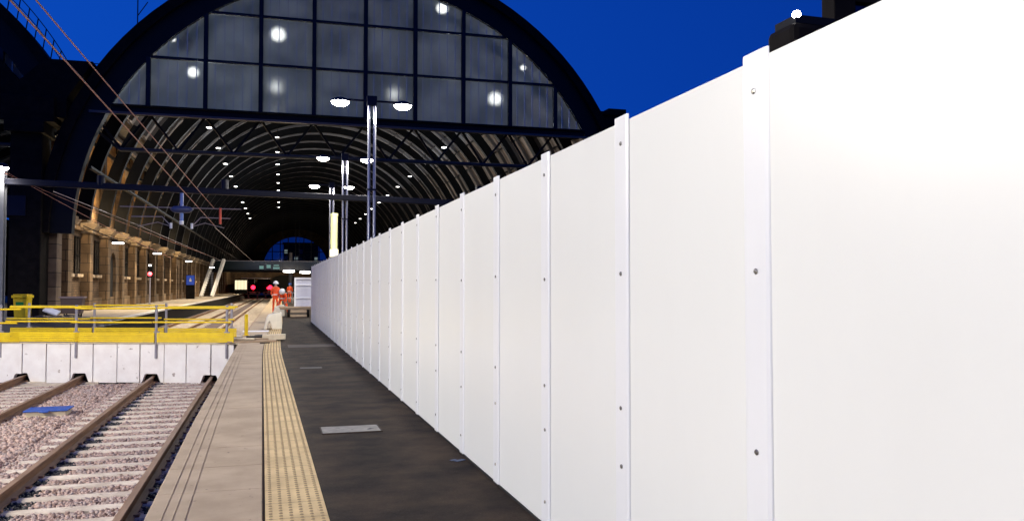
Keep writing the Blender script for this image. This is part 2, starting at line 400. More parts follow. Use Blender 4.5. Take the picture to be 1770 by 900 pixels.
c=MB(); c.box(-.55,.62,-.5,.5,-.01,.002); c.build('patch_surface',mat('worn_strip',(.11,.085,.06),rough=.9,c2=(.05,.043,.038),scale=3),t)

# left platform
lp=MB(); sweep(lp,[(-24,-1.3),(-24,0),(-7.45,0),(-7.45,-1.3)],28,262)
lplat=tag(lp.build('platform',mat('grey_paving',(.42,.34,.25),rough=.85,c2=(.32,.26,.19),scale=.8)),kind='structure')
c=MB(); sweep(c,[(-7.45,-.09),(-7.45,.004),(-7.15,.004),(-7.15,-.09)],28,262); c.build('coping',mat('white_edge',(.72,.68,.62),rough=.8,var=.2),lplat)
c=MB(); sweep(c,[(-7.5,-1.29),(-7.5,-.093),(-7.42,-.093),(-7.42,-1.29)],28.01,262); c.build('platform_wall',M['dark'],lplat)

# ------------------------------------------------------------------ tracks
def track(xc,label,gauge=1.54,near=5):
    t=thing('railway_track',(0,0,0),0,label,'railway track','railway tracks beside the platform')
    zt=-.915
    prof=[(-.085,-.16),(-.085,-.146),(-.014,-.128),(-.014,-.05),(-.042,-.036),(-.042,-.004),(-.036,0),(.036,0),(.042,-.004),(.042,-.036),(.014,-.05),(.014,-.128),(.085,-.146),(.085,-.16)]
    for s in(-1,1):
        m=MB(); sweep(m,[(xc+s*gauge/2+x,zt+z) for x,z in prof],-8,176)
        o=m.build('rail',[M['rail'],M['railtop']],t)
        for p in o.data.polygons:
            if p.normal.z>.9 and p.center.z>zt-.02: p.material_index=1
    ms=None
    for k in range(-9,62):
        y=10.1+.6*k
        if y<near: continue
        if ms is None:
            m=MB(); w=.100
            m.prism([(-w,-.24),(-w,-.02),(-w+.022,0),(w-.022,0),(w,-.02),(w,-.24)],'x',-1.25,1.25)
            m.mi(1)
            for s in(-1,1):
                for q in(-1,1):
                    m.box(s*gauge/2+q*.095-.03,s*gauge/2+q*.095+.03,-.045,.045,0,.032)
            ms=m.build('sleeper',[M['sleeper'],M['rail']],t); o=ms
        else:
            o=ms.copy(); col.objects.link(o)
        o.location=(xc+bx(y),y,-1.075)
    m=MB(); y=47.4
    while y<175:
        m.box(xc+bx(y)-1.25,xc+bx(y)+1.25,y-.125,y+.125,-1.3,-1.075); y+=.6
    m.build('sleeper',M['sleeper'],t)['kind']='stuff'
    return t
track(-2.29,'rusty railway track running right alongside the platform edge',1.54)
track(-5.73,'rusty railway track at the left, beyond the strip of ballast',1.54,near=14)

# blue lidded box between the tracks
t=thing('track_box',(-4.27,18.5,ZG+.02),0,'low pale box with a bright blue lid on the ballast between the tracks','equipment box')
c=MB(); c.box(-.36,.36,-.24,.24,0,.14); c.build('box_body',M['cream'],t,bevel=.01)
c=MB(); c.box(-.40,.40,-.29,.29,.142,.17); c.box(-.08,.08,-.42,-.29,.142,.168); c.build('lid',M['blue'],t,bevel=.008)

# ------------------------------------------------------------------ hoarding
hz0,hz1=.012,2.36
hd=thing('hoarding',(1.70,0,0),0,'tall glossy white panel hoarding running along the whole platform','hoarding')
N0,N1=-3,28; pitch=1.18; Y0=2.565
pm=None; bmsh=None; sm=None
screws=[2.25,1.59,.915,.63,.17]
for n in range(N0,N1+1):
    yb=Y0+pitch*n
    if yb<-1.6: continue
    last=(n==N1)
    if not last:
        if pm is None:
            m=MB(); m.box(0,.012,.004,pitch-.004,hz0,hz1); pm=m.build('panel',M['panel'],hd); o=pm
        else: o=pm.copy(); col.objects.link(o)
        o.location=(random.uniform(-.001,.001),yb,0); o.rotation_euler=(0,random.uniform(-.0012,.0012),random.uniform(-.001,.001))
    if bmsh is None:
        m=MB()
        m.prism([(-.001,-.085),(-.007,-.080),(-.012,-.064),(-.012,.064),(-.008,.076),(-.001,.079)],'z',0.0,hz1+.028)
        bmsh=m.build('batten',M['batten'],hd,bevel=.003); ob=bmsh
        sl=[]
        for z in screws:
            s=MB(); s.lathe((0,0,0),[(.0105,0),(.011,.003),(.008,.006),(.0045,.0065)],10); s.v=[(-v[2],v[1],v[0]) for v in s.v]
            so=s.build('screw',M['screw'],bmsh); so.location=(-.013,-.005,z); sl.append(so)
    else:
        ob=bmsh.copy(); col.objects.link(ob)
        for so in sl:
            q=so.copy(); col.objects.link(q); q.parent=ob; q.location=(-.013,-.005+random.uniform(-.006,.006),so.location.z+random.uniform(-.02,.02))
    ob.location=(0,yb,0)
# rear frame and foot trim
m=MB(); m.box(.09,.13,-1.2,Y0+pitch*N1,.1,.2); m.box(.09,.13,-1.2,Y0+pitch*N1,1.2,1.3); m.box(.09,.13,-1.2,Y0+pitch*N1,2.15,2.25); m.build('rear_rail',M['timber'],hd)
# thin black sealing strip at the foot
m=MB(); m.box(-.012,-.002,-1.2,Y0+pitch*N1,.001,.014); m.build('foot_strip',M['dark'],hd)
t=thing('blue_tape_scrap',(1.61,7.0,.003),0,'small scrap of blue tape at the foot of the white hoarding','tape')
for dx,dy,w,l in((0,0,.10,.05),(-.05,.03,.06,.035)):
    c=MB(); c.obox((dx,dy,.002),(w,l,.003),.5); c.build('tape_piece',mat('dark_blue_tape',(.012,.04,.12),rough=.5),t)

# ------------------------------------------------------------------ crossing deck with white blocks and yellow rails
ang=math.atan2(2.2,-6.05)
dk=thing('crossing_deck',(-.86,23.22,0),ang,'temporary deck over the tracks with white block front and yellow guard rails','crossing deck')
# local x runs to the left along the front, local y NEGATIVE is away from the camera (rotation ~160 deg)
W=8.2
m=MB(); m.box(-.1,W,-2.6,-.06,-.10,-.005); m.build('deck_board',M['deck'],dk)
m=MB(); m.box(-.1,W,-2.5,-.20,-1.3,-.105); m.build('dark_backing',M['dark'],dk)  # dark box set behind the blocks to paint the shade in the rail notches
m=MB(); m.box(-.15,W,-.10,.085,-.035,-.004); m.build('edge_board',M['cream'],dk)
edges=[.04,.68,1.36,1.98,2.66,3.30,3.98,4.62,5.30,5.98,6.66,7.34,8.0]
def notch_u(xr):  # where a rail passes under the block face
    return (-.86-xr)/math.cos(math.pi-ang)
notches=[notch_u(x) for x in(-1.52,-3.06,-4.96,-6.50)]
for e0,e1 in zip(edges,edges[1:]):
    a,b=e0+.012,e1-.012; zb=-1.10+random.uniform(-.03,.03); pts=[(a,-.05),(a,zb)]
    hit=[]
    for nu in notches:
        n0,n1=nu-.26,nu+.26
        if n1>a and n0<b: hit.append((n0,n1))
    poly=[(a,-.04)]; cur=a
    def prof(u):
        z=zb
        for n0,n1 in hit:
            if n0<u<n1:
                z=max(z,min(zb+.24,zb+ (min(u-n0,n1-u))*2.6))
        return z
    us=[a]+[a+(b-a)*k/24 for k in range(1,24)]+[b]
    poly += [(u,prof(u)) for u in us]+[(b,-.04+random.uniform(-.01,0))]
    m=MB(); m.prism(poly,'y',random.uniform(.045,.075),-.055); m.build('white_block',M['insul'],dk,bevel=.012)
def guard(yoff,us,z_off,ext):
    for u in us:
        m=MB(); m.tube((u,yoff,-.42 if yoff>0 else -.02),(u,yoff,1.02),.036,10); m.box(u-.07,u+.07,yoff-.04,yoff+.012,.0,.30); m.tube((u-.035,yoff,.20),(u+.035,yoff-.03,.10),.03,6)
        m.build('guard_post',M['galv'],dk)
    for a,b,dz in ext:
        m=MB(); m.tube((a,yoff+.055,.93+dz),(b,yoff+.055,.93+dz*1.2),.026,8); m.build('handrail',M['yellow'],dk)
        m=MB(); m.tube((a+.1,yoff+.055,.55+dz),(b+.12,yoff+.055,.55+dz*.8),.024,8); m.build('mid_rail',M['yellow'],dk)
        m=MB()
        for k in range(5): m.box(a+.02,b,yoff+.045-(k%2)*.004,yoff+.075,.015+.052*k+dz*.3,.062+.052*k+dz*.3)
        m.build('toe_board',M['yellow'],dk,bevel=.004)
guard(.07,[.24,2.2,4.45,6.6],0,[(.0,2.15,.01),(2.2,4.45,.0),(4.3,6.3,.025),(6.0,8.05,-.03)])
guard(-2.45,[1.15,3.18,5.43,7.5],0,[(.95,3.1,-.02),(3.2,5.4,.02),(5.45,8.05,-.01)])
t=thing('yellow_bollard',(-.70,26.6,0),0,'short plain yellow post standing at the platform edge past the deck','bollard')
c=MB(); c.tube((0,0,.012),(0,0,.66),.055,12); c.build('post',M['yellow'],t,bevel=.01); c=MB(); c.box(-.1,.1,-.1,.1,0,.014); c.build('base_plate',M['yellow'],t)

# timber and mats beside the deck
specs=[(-.30,23.6,.03,1.3,.16,.04,.25,'timber','long pale plank lying highest on the left of the timber heap'),
(-.55,23.2,.02,1.1,.10,.03,.12,'timber','thin pale plank at the front of the timber heap'),
(.02,24.1,.07,.8,.32,.05,-.35,'timberdark','dark wet mat lying across the top of the timber heap'),
(-.25,24.0,.06,.7,.30,.05,.3,'timberdark','dark folded mat at the left of the timber heap'),
(.12,23.7,.04,.62,.24,.09,-.05,'cream','thick cream offcut block at the right of the timber heap'),
(-.10,23.35,.02,.55,.20,.03,-.1,'timber','short brown offcut flat on the coping below the heap'),
(-.85,23.45,.06,.9,.2,.03,.06,'cream','pale board bridging from the heap to the deck'),
(-.12,22.75,.012,.26,.06,.02,.1,'timberdark','small dark splinter of wood lying alone on the coping')]
for x,y,z,l,w,h,rz,mm,lab in specs:
    m=MB(); m.obox((0,0,h*.8+.002),(l,w,h*1.6),0); o=m.build('timber_offcut',M[mm],None,bevel=.006,loc=(x,y,z if z>.025 else .0)); o.rotation_euler=(0,random.uniform(-.02,.02),rz)
    tag(o,lab,'offcut','timber and mats heaped beside the deck')

M['trestle']=mat('pale_moulding',(.86,.80,.64),rough=.6,var=.12,scale=5)
def trestle(loc,s,label):
    t=thing('trestle_block',loc,0,label,'trestle block')
    m=MB(); m.prism([(-.30,0),(-.22,.40),(-.16,.50),(.0,.56),(.28,.60),(.31,.56),(.32,0),(-.02,0),(-.06,.20),(-.11,.29),(-.16,.20),(-.20,0)],'y',0,.9)
    o=m.build('block_body',M['trestle'],t,bevel=.03,seg=3); m=MB(); m.box(.0,.25,.15,.7,.602,.62); m.build('top_pad',M['cream'],t,bevel=.006)
    t.scale=(s,s,s); return t
trestle((.10,30.0,0),1.0,'cream moulded trestle block with a hollow foot, nearest on the tactile strip')
trestle((.42,43.0,0),.95,'second cream trestle block, directly in front of the bending worker')
t=thing('cable_cover',(-.45,28.8,0),0,'thin white cover strip laid across the platform coping','cable cover')
c=MB(); c.prism([(-.12,0),(-.08,.03),(.08,.03),(.12,0)],'x',-.42,.42); c.build('cover_strip',M['white'],t)

# ------------------------------------------------------------------ lamp posts
def lamp_post(loc,label,power,h=7.5,group='twin lamp posts',color=(1,.95,.84),rz=0,reach=1.0,near=None):
    t=thing('lamp_post',loc,rz,label,'lamp post',group)
    for s in(-1,1):
        m=MB(); m.tube((s*.085,0,.1),(s*.085,0,h-.12),.05,12); m.build('pole',mat('pole_steel',(.30,.31,.36),rough=.25,metal=.6) if 'pole_steel' not in bpy.data.materials else bpy.data.materials['pole_steel'],t,smooth=False)
    m=MB(); m.box(-.22,.22,-.18,.18,0,.1); m.build('base_plate',M['navy'],t,bevel=.01)
    m=MB(); m.box(-.16,.16,-.08,.08,h-.16,h+.16); m.build('top_bracket',M['navy'],t,bevel=.015)
    for z in(2.2,4.6):
        m=MB(); m.box(-.15,.15,-.06,.06,z,z+.06); m.build('clamp_band',M['navy'],t)
    m=MB(); m.tube((-reach,0,h),(reach,0,h),.035,8); m.build('arm',M['navy'],t)
    for s in(-1,1):
        m=MB(); m.lathe((s*reach,0,h-.07),[(.04,.14),(.12,.12),(.23,.06),(.275,.0),(.27,-.015)],20,sx=1.1); hd_=m.build('lamp_head',M['navy'],t,smooth=True)
        m=MB(); m.lathe((s*reach,0,h-.07),[(.26,-.018),(.24,-.07),(.16,-.13),(.04,-.155)],20,sx=1.1); m.build('diffuser',M['lampwhite'],hd_,smooth=True)
        light('lamp_light','SPOT',(s*reach,0,h-.36),power/2,color,t,size=.2,spot=R(178),blend=.15)
    return t
lamp_post((3.10,26.2,0),'nearest and tallest-looking twin-headed lamp post rising behind the white hoarding',1500)
lamp_post((3.28,38.0,0),'second twin-headed lamp post, between the nearest and the farthest',1900)
lamp_post((3.42,48.4,0),'farthest twin-headed lamp post, lowest, beside the yellow-lit column',1500,7.45)
WHT=(1,.94,.79)
lamp_post((-10.2,-7,ZG-.1),'twin lamp post beyond the left track, behind the viewpoint',4700,7.6,color=WHT)
lamp_post((-10.0,5.5,ZG-.1),'twin lamp post beyond the left track, outside the left of the picture',2900,7.6,color=WHT)
lamp_post((-11.0,14.2,ZG-.1),'twin lamp post beyond the left track, nearest the white blocks',4700,8.0,color=WHT)

# portal mast, boom and lamp at the left
mast=thing('overhead_portal',(0,37.6,0),-A,'dark blue overhead line portal spanning the tracks in front of the shed','overhead line portal')
m=MB()
for s in(-1,1): m.box(-10.95,-10.45,s*.16-.03,s*.16+.03,0,6.3)
m.box(-10.72,-10.68,-.13,.13,0,6.3); m.build('mast',mat('grey_mast',(.20,.21,.22),rough=.5,var=.2),mast)
m=MB(); m.box(9.4,9.8,-.2,.2,0,6.3); m.build('mast',M['navy'],mast)
m=MB(); m.beam((-11.3,0,5.84),(10,0,5.44),.24,.26); m.build('boom',M['navy'],mast,bevel=.03)
for xx,zz in((-6.9,6.2),(-1.95,6.2)):
    m=MB(); m.tube((xx,-.0,5.8),(xx,0,6.2),.16,10); m.build('boom_clamp',M['navy'],mast)
t2=m
m=MB(); m.tube((-3.70,0,4.35),(-3.70,0,5.6),.075,12); dt=m.build('drop_tube',M['insulator'],mast)
m=MB(); m.lathe((-3.70,0,4.85),[(.08,.16),(.34,.13),(.48,0),(.34,-.13),(.08,-.16)],20,sx=1,sy=.5); m.build('collar',mat('collar_blue',(.05,.065,.15),rough=.35),dt,smooth=True)
m=MB(); m.tube((-3.70,0,4.2),(-3.70,0,4.36),.09,12); m.build('tube_cap',M['white'],dt)
for s in(-1,1):
    m=MB(); m.tube((-3.7+s*.4,0,4.92),(-3.7+s*2.45,0,4.92),.022,6); m.build('cantilever_arm',M['greywire'],mast)
    m=MB(); m.path([(-3.7+s*.42,0,4.12),(-3.7+s*.78,0,4.52),(-3.7+s*2.0,0,4.50)],.022); m.build('cantilever_arm',M['greywire'],mast)
    m=MB(); m.path([(-3.7+s*.46,0,4.12),(-3.7+s*.95,0,4.28),(-3.7+s*1.75,0,4.08)],.016); m.build('registration_arm',M['greywire'],mast)
    m=MB(); m.tube((-3.7+s*.42,0,4.02),(-3.7+s*.42,0,4.26),.055,8); m.build('insulator',M['white'],mast)
m=MB(); m.tube((-2.12,0,4.25),(-2.12,0,4.95),.055,8); m.build('insulator',M['redins'],mast)
t=thing('mast_lamp',(-10.45,37.2,6.35),0,'single bright lamp fixed on top of the left mast','lamp')
m=MB(); m.lathe((0,0,0),[(.06,.16),(.2,.12),(.28,0),(.27,-.02)],16); m.build('lamp_head',M['navy'],t,smooth=True)
m=MB(); m.lathe((0,0,0),[(.25,-.02),(.22,-.09),(.06,-.15)],16); m.build('diffuser',M['lampwhite'],t,smooth=True)
light('lamp_light','SPOT',(.1,-.1,-.35),120,(1,.93,.85),t,size=.15,spot=R(150),blend=.4)

# overhead wires: over the right track, and over the left one
def wire(name,pts,r,mt,label,group='overhead wires'):
    m=MB(); m.path(pts,r,5); o=m.build(name,mt); tag(o,label,'overhead wire',group); return o
def sag(p,q,s,n=14):
    p=Vector(p);q=Vector(q); return [p.lerp(q,k/n)-Vector((0,0,s*4*(k/n)*(1-k/n))) for k in range(n+1)]
wire('contact_wire',sag((-2.36,-6,4.22),(-2.32,37.6,4.15),.0),.011,M['copper'],'lower of the two copper wires crossing the sky at the left')
wire('messenger_wire',sag((-2.90,-6,5.0),(-2.36,37.6,4.92),.05),.011,M['copper'],'upper of the two copper wires crossing the sky at the left')
wire('contact_wire',sag((-2.35,37.7,4.12),(-1.7,90,4.1),.02),.012,M['greywire'],'thin grey wire running on into the shed over the right track')
wire('contact_wire',sag((-5.75,25,4.14),(-5.4,37.6,4.12),.0),.010,M['greywire'],'thin wire over the left track in front of the portal')
wire('contact_wire',sag((-5.4,37.7,4.12),(-4.7,90,4.1),.02),.012,M['greywire'],'thin grey wire running on into the shed over the left track')
wire('messenger_wire',sag((-10.6,36.9,6.35),(-6.4,60,3.4),.15),.013,M['copper'],'reddish stay wire slanting down from the left mast')
wire('messenger_wire',sag((-10.6,37.1,6.2),(-4.2,60,3.7),.1),.010,M['copper'],'second, thinner reddish stay wire from the left mast')

# ------------------------------------------------------------------ train sheds
RO,RI=17.4,15.9; CZ=4.0; LEN=218
GX=4.6
def arc(r,a0,a1,n,y,cz=CZ): return [Vector((r*math.cos(a0+(a1-a0)*k/n),y,cz+r*math.sin(a0+(a1-a0)*k/n))) for k in range(n+1)]
def ring(m,r0,r1,y0,y1,a0,a1,n=48):
    for k in range(n):
        t0=a0+(a1-a0)*k/n; t1=a0+(a1-a0)*(k+1)/n
        P=lambda r,t,y:(r*math.cos(t),y,CZ+r*math.sin(t))
        m.add([P(r0,t0,y0),P(r1,t0,y0),P(r1,t1,y0),P(r0,t1,y0),P(r0,t0,y1),P(r1,t0,y1),P(r1,t1,y1),P(r0,t1,y1)],
              [(0,1,2,3),(7,6,5,4),(0,4,5,1),(1,5,6,2),(2,6,7,3),(3,7,4,0)])
def make_shed(lo):
    s=thing('train_shed',sh(GX,47,0),-A,'huge arched station roof with a frosted glass gable above the tracks','train shed','arched train sheds')
    # gable ring, edge band, roof skin
    m=MB(); ring(m,15.08,16.1,-.3,.3,R(lo),R(179)); m.build('gable_arch',M['navy2'],s)
    m=MB(); ring(m,16.1,16.62,-.6,1.0,R(lo),R(179)); m.build('roof_edge',M['black'],s)
    m=MB(); ring(m,16.15,16.32,1.0,LEN,R(lo),R(150)); m.build('roof_cladding',M['clad'],s)
    m=MB()
    for k in range(2,22):
        t=math.pi*k/26; m.beam((16.06*math.cos(t),.4,CZ+16.06*math.sin(t)),(16.06*math.cos(t),LEN,CZ+16.06*math.sin(t)),.14,.16,up=(math.cos(t),0,math.sin(t)))
    m.build('purlin',M['navy2'],s)['kind']='stuff'
    m=MB(); m.prism([(-14.1,12.0),(-14.1,12.35),(-17.4,12.95),(-17.4,12.6)],'y',.8,LEN); m.build('eaves_lining',M['boardrib'],s)
    # ribs
    m=MB(); ring(m,15.3,16.0,-.11,.11,R(lo),R(175),36); ring(m,15.25,15.31,-.20,.20,R(lo),R(175),36); rib=m.build('rib',M['navy2'],s); rib.location=(0,4.5,0)
    y=10
    while y<LEN-1:
        o=rib.copy(); col.objects.link(o); o.location=(0,y,0); y+=5.5
    m=MB()
    y=6.2
    while y<100:
        ring(m,15.75,16.0,y-.08,y+.08,R(lo+1),R(150),30); y+=1.85
    m.build('secondary_rib',M['boardrib'],s)['kind']='stuff'
    # gable screen
    z0=11.15; rows=[z0,13.85,16.55,19.3]; bay=2.88
    g=MB()
    def top(x): 
        q=15.1**2-x*x; return CZ+math.sqrt(q) if q>0 else -1
    for k in range(-5,6):
        x=k*bay
        if top(x)<z0+.3: continue
        m=MB(); m.box(x-.11,x+.11,-.30,.10,z0,top(x)+.05); m.build('mullion',M['navy'],s)
    for zr in rows[1:3]:
        w=math.sqrt(15.1**2-(zr-CZ)**2); m=MB(); m.box(-w,w,-.22,.06,zr-.065,zr+.065); m.build('transom',M['navy'],s)
    for k in range(-6,6):
        xa,xb=k*bay+.10,(k+1)*bay-.10
        gb=MB()
        for q in range(1,6):
            x=k*bay+bay*q/6; zt=top(x)
            if zt>z0+.2: gb.box(x-.02,x+.02,-.10,-.03,z0,zt)
        if gb.v: gb.build('glazing_bar',mat('bar_grey',(.55,.62,.68),rough=.4) if 'bar_grey' not in bpy.data.materials else bpy.data.materials['bar_grey'],s)
        for r0,r1 in zip(rows,rows[1:]):
            us=[xa+(xb-xa)*i/10 for i in range(11)]
            tops=[min(r1-.05,top(u)) for u in us]; b=r0+.05
            seg=[(u,t_) for u,t_ in zip(us,tops) if t_>b+.05]
            if len(seg)<2: continue
            m=MB(); vs=[(u,-.02,b) for u,_ in seg]+[(u,-.02,t_) for u,t_ in seg]; n=len(seg)
            m.add(vs,[(i,i+1,n+i+1,n+i) for i in range(n-1)]); m.build('glass_panel',M['frost'],s)
    # sill beam and wind girder
    w=math.sqrt(15.1**2-(z0-CZ)**2)
    m=MB(); m.box(-w,w,-.40,.45,z0-.42,z0); m.box(-w,w,-.62,-.40,z0-.10,z0-.02); m.build('sill_beam',M['navy2'],s,bevel=.02)
    m=MB(); m.box(-w-1,w+1,-.62,-.50,z0-.55,z0-.43); m.build('sill_pipe',bpy.data.materials.get('sill_brown') or mat('sill_brown',(.06,.05,.045),rough=.4),s)
    zc=8.95; wc=math.sqrt(15.1**2-(zc-CZ)**2)
    m=MB(); m.tube((-wc+1.2,.9,zc),(wc-1.2,.9,zc),.12,10); m.path([(-wc+1.2,.9,zc),(-wc-.1,.9,zc+1.1)],.09); m.path([(wc-1.2,.9,zc),(wc+.1,.9,zc+1.1)],.09); m.build('wind_girder',mat('girder_grey',(.035,.04,.045),rough=.35,metal=.2) if 'girder_grey' not in bpy.data.materials else bpy.data.materials['girder_grey'],s)
    m=MB()
    for k in range(-5,5):
        x=k*bay
        m.beam((x,.3,z0-.3),(x+bay/2,.9,zc),.09,.12); m.beam((x+bay,.3,z0-.3),(x+bay/2,.9,zc),.09,.12)
    m.build('lattice',M['navy2'],s)
    # far end wall with the arched window
    m=MB(); RW=9.9; zc2=7.2; yE=LEN
    n=40; outer=[(17.1*math.cos(math.pi*k/n),CZ+17.1*math.sin(math.pi*k/n)) for k in range(n+1)]
    inner=[(RW*math.cos(math.pi*k/n),zc2+RW*math.sin(math.pi*k/n)) for k in range(n+1)]
    vs=[];fs=[]
    for yy in(yE,yE+.8):
        vs+=[(x,yy,z) for x,z in outer]+[(x,yy,z) for x,z in inner]
    q=n+1
    for k in range(n):
        fs.append((k,k+1,q+k+1,q+k)); fs.append((2*q+k,2*q+q+k,2*q+q+k+1,2*q+k+1)); fs.append((q+k,q+k+1,3*q+k+1,3*q+k))
    m.add(vs,fs); m.box(-17,17,yE,yE+.8,0,CZ); m.box(-17.1,-RW,yE+.001,yE+.79,CZ,zc2); m.box(RW,17.1,yE+.001,yE+.79,CZ,zc2)
    m.box(-RW,RW,yE+.002,yE+.79,CZ,zc2-1.2)
    ew=m.build('end_wall',M['brick'],s)
    m=MB()
    for k in range(-4,5):
        x=k*2.4; m.box(x-.14,x+.14,yE+.2,yE+.5,zc2-1.2,zc2+math.sqrt(RW*RW-x*x))
    for zz in(0,2.6,5.2,7.6):
        w2=math.sqrt(RW*RW-zz*zz); m.box(-w2,w2,yE+.22,yE+.48,zc2+zz-.12,zc2+zz+.12)
    wf=m.build('window_frame',M['navy'],s)
    m=MB(); vs=[(x,yE+.35,z) for x,z in inner]; m.add(vs+[(-RW,yE+.35,zc2-1.2),(RW,yE+.35,zc2-1.2)],[tuple(range(len(vs)+2))]); m.build('window_glass',M['clear'],wf)
    return s
shed=make_shed(9)
shed2=make_shed(28); shed2.location=sh(GX-30.0,47,0)
shed2['label']='left neighbouring station arch, only its dark right haunch showing at the picture edge'
shed['label']='huge arched station roof with a frosted glass gable filling the centre background'
shed2['group']=shed['group']

# roof walkway rails
t=thing('roof_handrail',sh(GX-30.0,47,0),-A,'thin handrail stepping down the dark haunch of the left arch','handrail','roof handrails')
m=MB(); P0=None
for k in range(0,13):
    a=R(29+2.2*k); p=Vector((16.62*math.cos(a),-.6,CZ+16.62*math.sin(a))); q=p+Vector((.15,0,1.1))
    m.tube(p,q,.03,6)
    if P0: m.tube(P0,q,.025,6); m.tube(P0-Vector((0,0,.5)),q-Vector((0,0,.5)),.02,6)
    P0=q
m.build('rail_frame',M['navy'],t)
t=thing('roof_handrail',sh(-12.9,48.2,0),-A,'short level handrail in the valley between the two arches','handrail','roof handrails')
m=MB()
for x in(-.2,1.2,2.6): m.tube((x,0,11.6),(x,0,13.6),.035,6)
for z in(13.6,13.1): m.tube((-.4,0,z),(4.2,0,z),.025,6)
m.build('rail_frame',M['navy'],t)
t=thing('roof_aerial',sh(-7.6,47.5,0),-A,'small thin aerial on the left slope of the glazed arch','aerial')
m=MB(); m.tube((0,0,15.6),(0,0,17.2),.03,6); m.tube((-.4,0,17.1),(.3,0,17.2),.025,6); m.tube((0,0,16.2),(.5,0,17.0),.025,6); m.build('aerial_frame',M['navy'],t)

# valley pier between the sheds
t=thing('brick_pier',sh(-12.9,46.6,0),-A,'black mass of the pier and gutter between the two arches','pier')
m=MB(); m.box(-.30,1.15,-.5,1.2,0,9.4); m.build('pier_shaft',M['black'],t,bevel=.04)
m=MB(); m.box(-.8,1.7,-.7,1.6,9.9,11.2); m.box(-.5,1.3,-.9,1.6,9.3,9.9); m.build('pier_head',M['black'],t,bevel=.04)
m=MB(); m.prism([(-3.2,13.6),(-2.0,11.2),(-2.0,10.2),(2.2,10.2),(2.2,11.2),(3.4,13.2),(1.2,13.2),(0,12.0),(-1.2,13.4)],'y',-.4,2.2); m.build('gutter_box',M['black'],t)
m=MB(); m.box(-.6,.45,-.56,-.50,5.1,6.1); m.build('blue_panel',M['navy'],t)

M['obrick']=mat('orange_brick',(.55,.33,.13),rough=.85,c2=(.26,.13,.055),scale=.9,bump=.2)
# long side wall (spine) of the left side of the shed
XW=-12.15
wall=thing('side_wall',sh(XW,48.6,0),-A,'long yellow-brown brick side wall with pilasters along the left platform','brick wall')
m=MB(); m.box(-.7,0,0,214,0,6.9)
m.build('lower_wall',M['brick'],wall)
m=MB(); m.box(-1.0,-.45,0,214,6.9,12.55); m.build('upper_wall',M['obrick'],wall)
m=MB(); m.box(-.06,.20,0,214,-.0,.75); m.build('plinth',M['stone'],wall)
# quoin end pier
m=MB(); m.box(-1.0,.80,-1.0,0,0,7.6); m.build('end_pier',M['quoin'],wall,bevel=.04)
BAY=5.5
nb=38
# upper arcade between ribs
am=MB(); 
pil0=None
for i in range(nb):
    y=BAY*i+2.9
    if pil0 is None:
        m=MB(); m.box(0,.55,-.42,.42,0,4.9); pil=m.build('pilaster',M['stone'],wall,bevel=.02)
        m=MB(); m.box(-.02,.70,-.52,.52,4.9,5.12); m.prism([(0,5.12),(.80,5.12),(.98,5.36),(.98,5.52),(0,5.52)],'y',-.62,.62); cap=m.build('capital',M['cornice'],pil,bevel=.02)
        pil.location=(0,y,0); pil0=pil
        m=MB(); m.box(.0,.34,-.36,.36,5.63,8.6); m.box(.0,.28,-.3,.3,8.6,12.4); up=m.build('upper_pilaster',M['brick'],wall); up.location=(-.02,y,0); up0=up
    else:
        pil=pil0.copy(); col.objects.link(pil); pil.location=(0,y,0); c2=cap.copy(); col.objects.link(c2); c2.parent=pil
        up=up0.copy(); col.objects.link(up); up.location=(-.02,y,0)
m=MB(); m.box(-.02,.22,0,214,5.0,5.2); m.build('string_course',M['stone'],wall)
# upper wall with arched openings, one mesh per bay
def arch_wall(hw,z0,zs,z1,bw,thick):
    """wall bay of width bw from z0 to z1 with an arched opening half width hw springing at zs"""
    m=MB(); n=10
    L=[(-hw,z0)]+[(-hw*math.cos(math.pi*k/n),zs+hw*math.sin(math.pi*k/n)) for k in range(n+1)]+[(hw,z0)]
    vs=[];fs=[]
    for x in(-thick,0):
        b=len(vs)
        vs+=[(x,-bw/2,z0),(x,-bw/2,z1),(x,bw/2,z1),(x,bw/2,z0)]+[(x,u,w) for u,w in L]
        c0=b+4; q=len(L); mid=c0+1+n//2
        fs.append((b,c0,c0+1,b+1)); 
        for k in range(1,1+n//2): fs.append((b+1,c0+k,c0+k+1))
        fs.append((b+1,mid,b+2))
        for k in range(1+n//2,q-2): fs.append((b+2,c0+k,c0+k+1))
        fs.append((b+2,c0+q-2,c0+q-1,b+3))
    q=len(L)+4
    for k in range(4,q-1): fs.append((k,k+1,q+k+1,q+k))
    m.add(vs,fs); return m
m=arch_wall(1.35,6.9,9.8,12.55,BAY,.6); aw=m.build('arcade_bay',M['obrick'],wall); aw.location=(-.1,BAY*.5+2.9,0)
for i in range(1,nb-1):
    o=aw.copy(); col.objects.link(o); o.location=(-.1,BAY*(i+.5)+2.9,0)
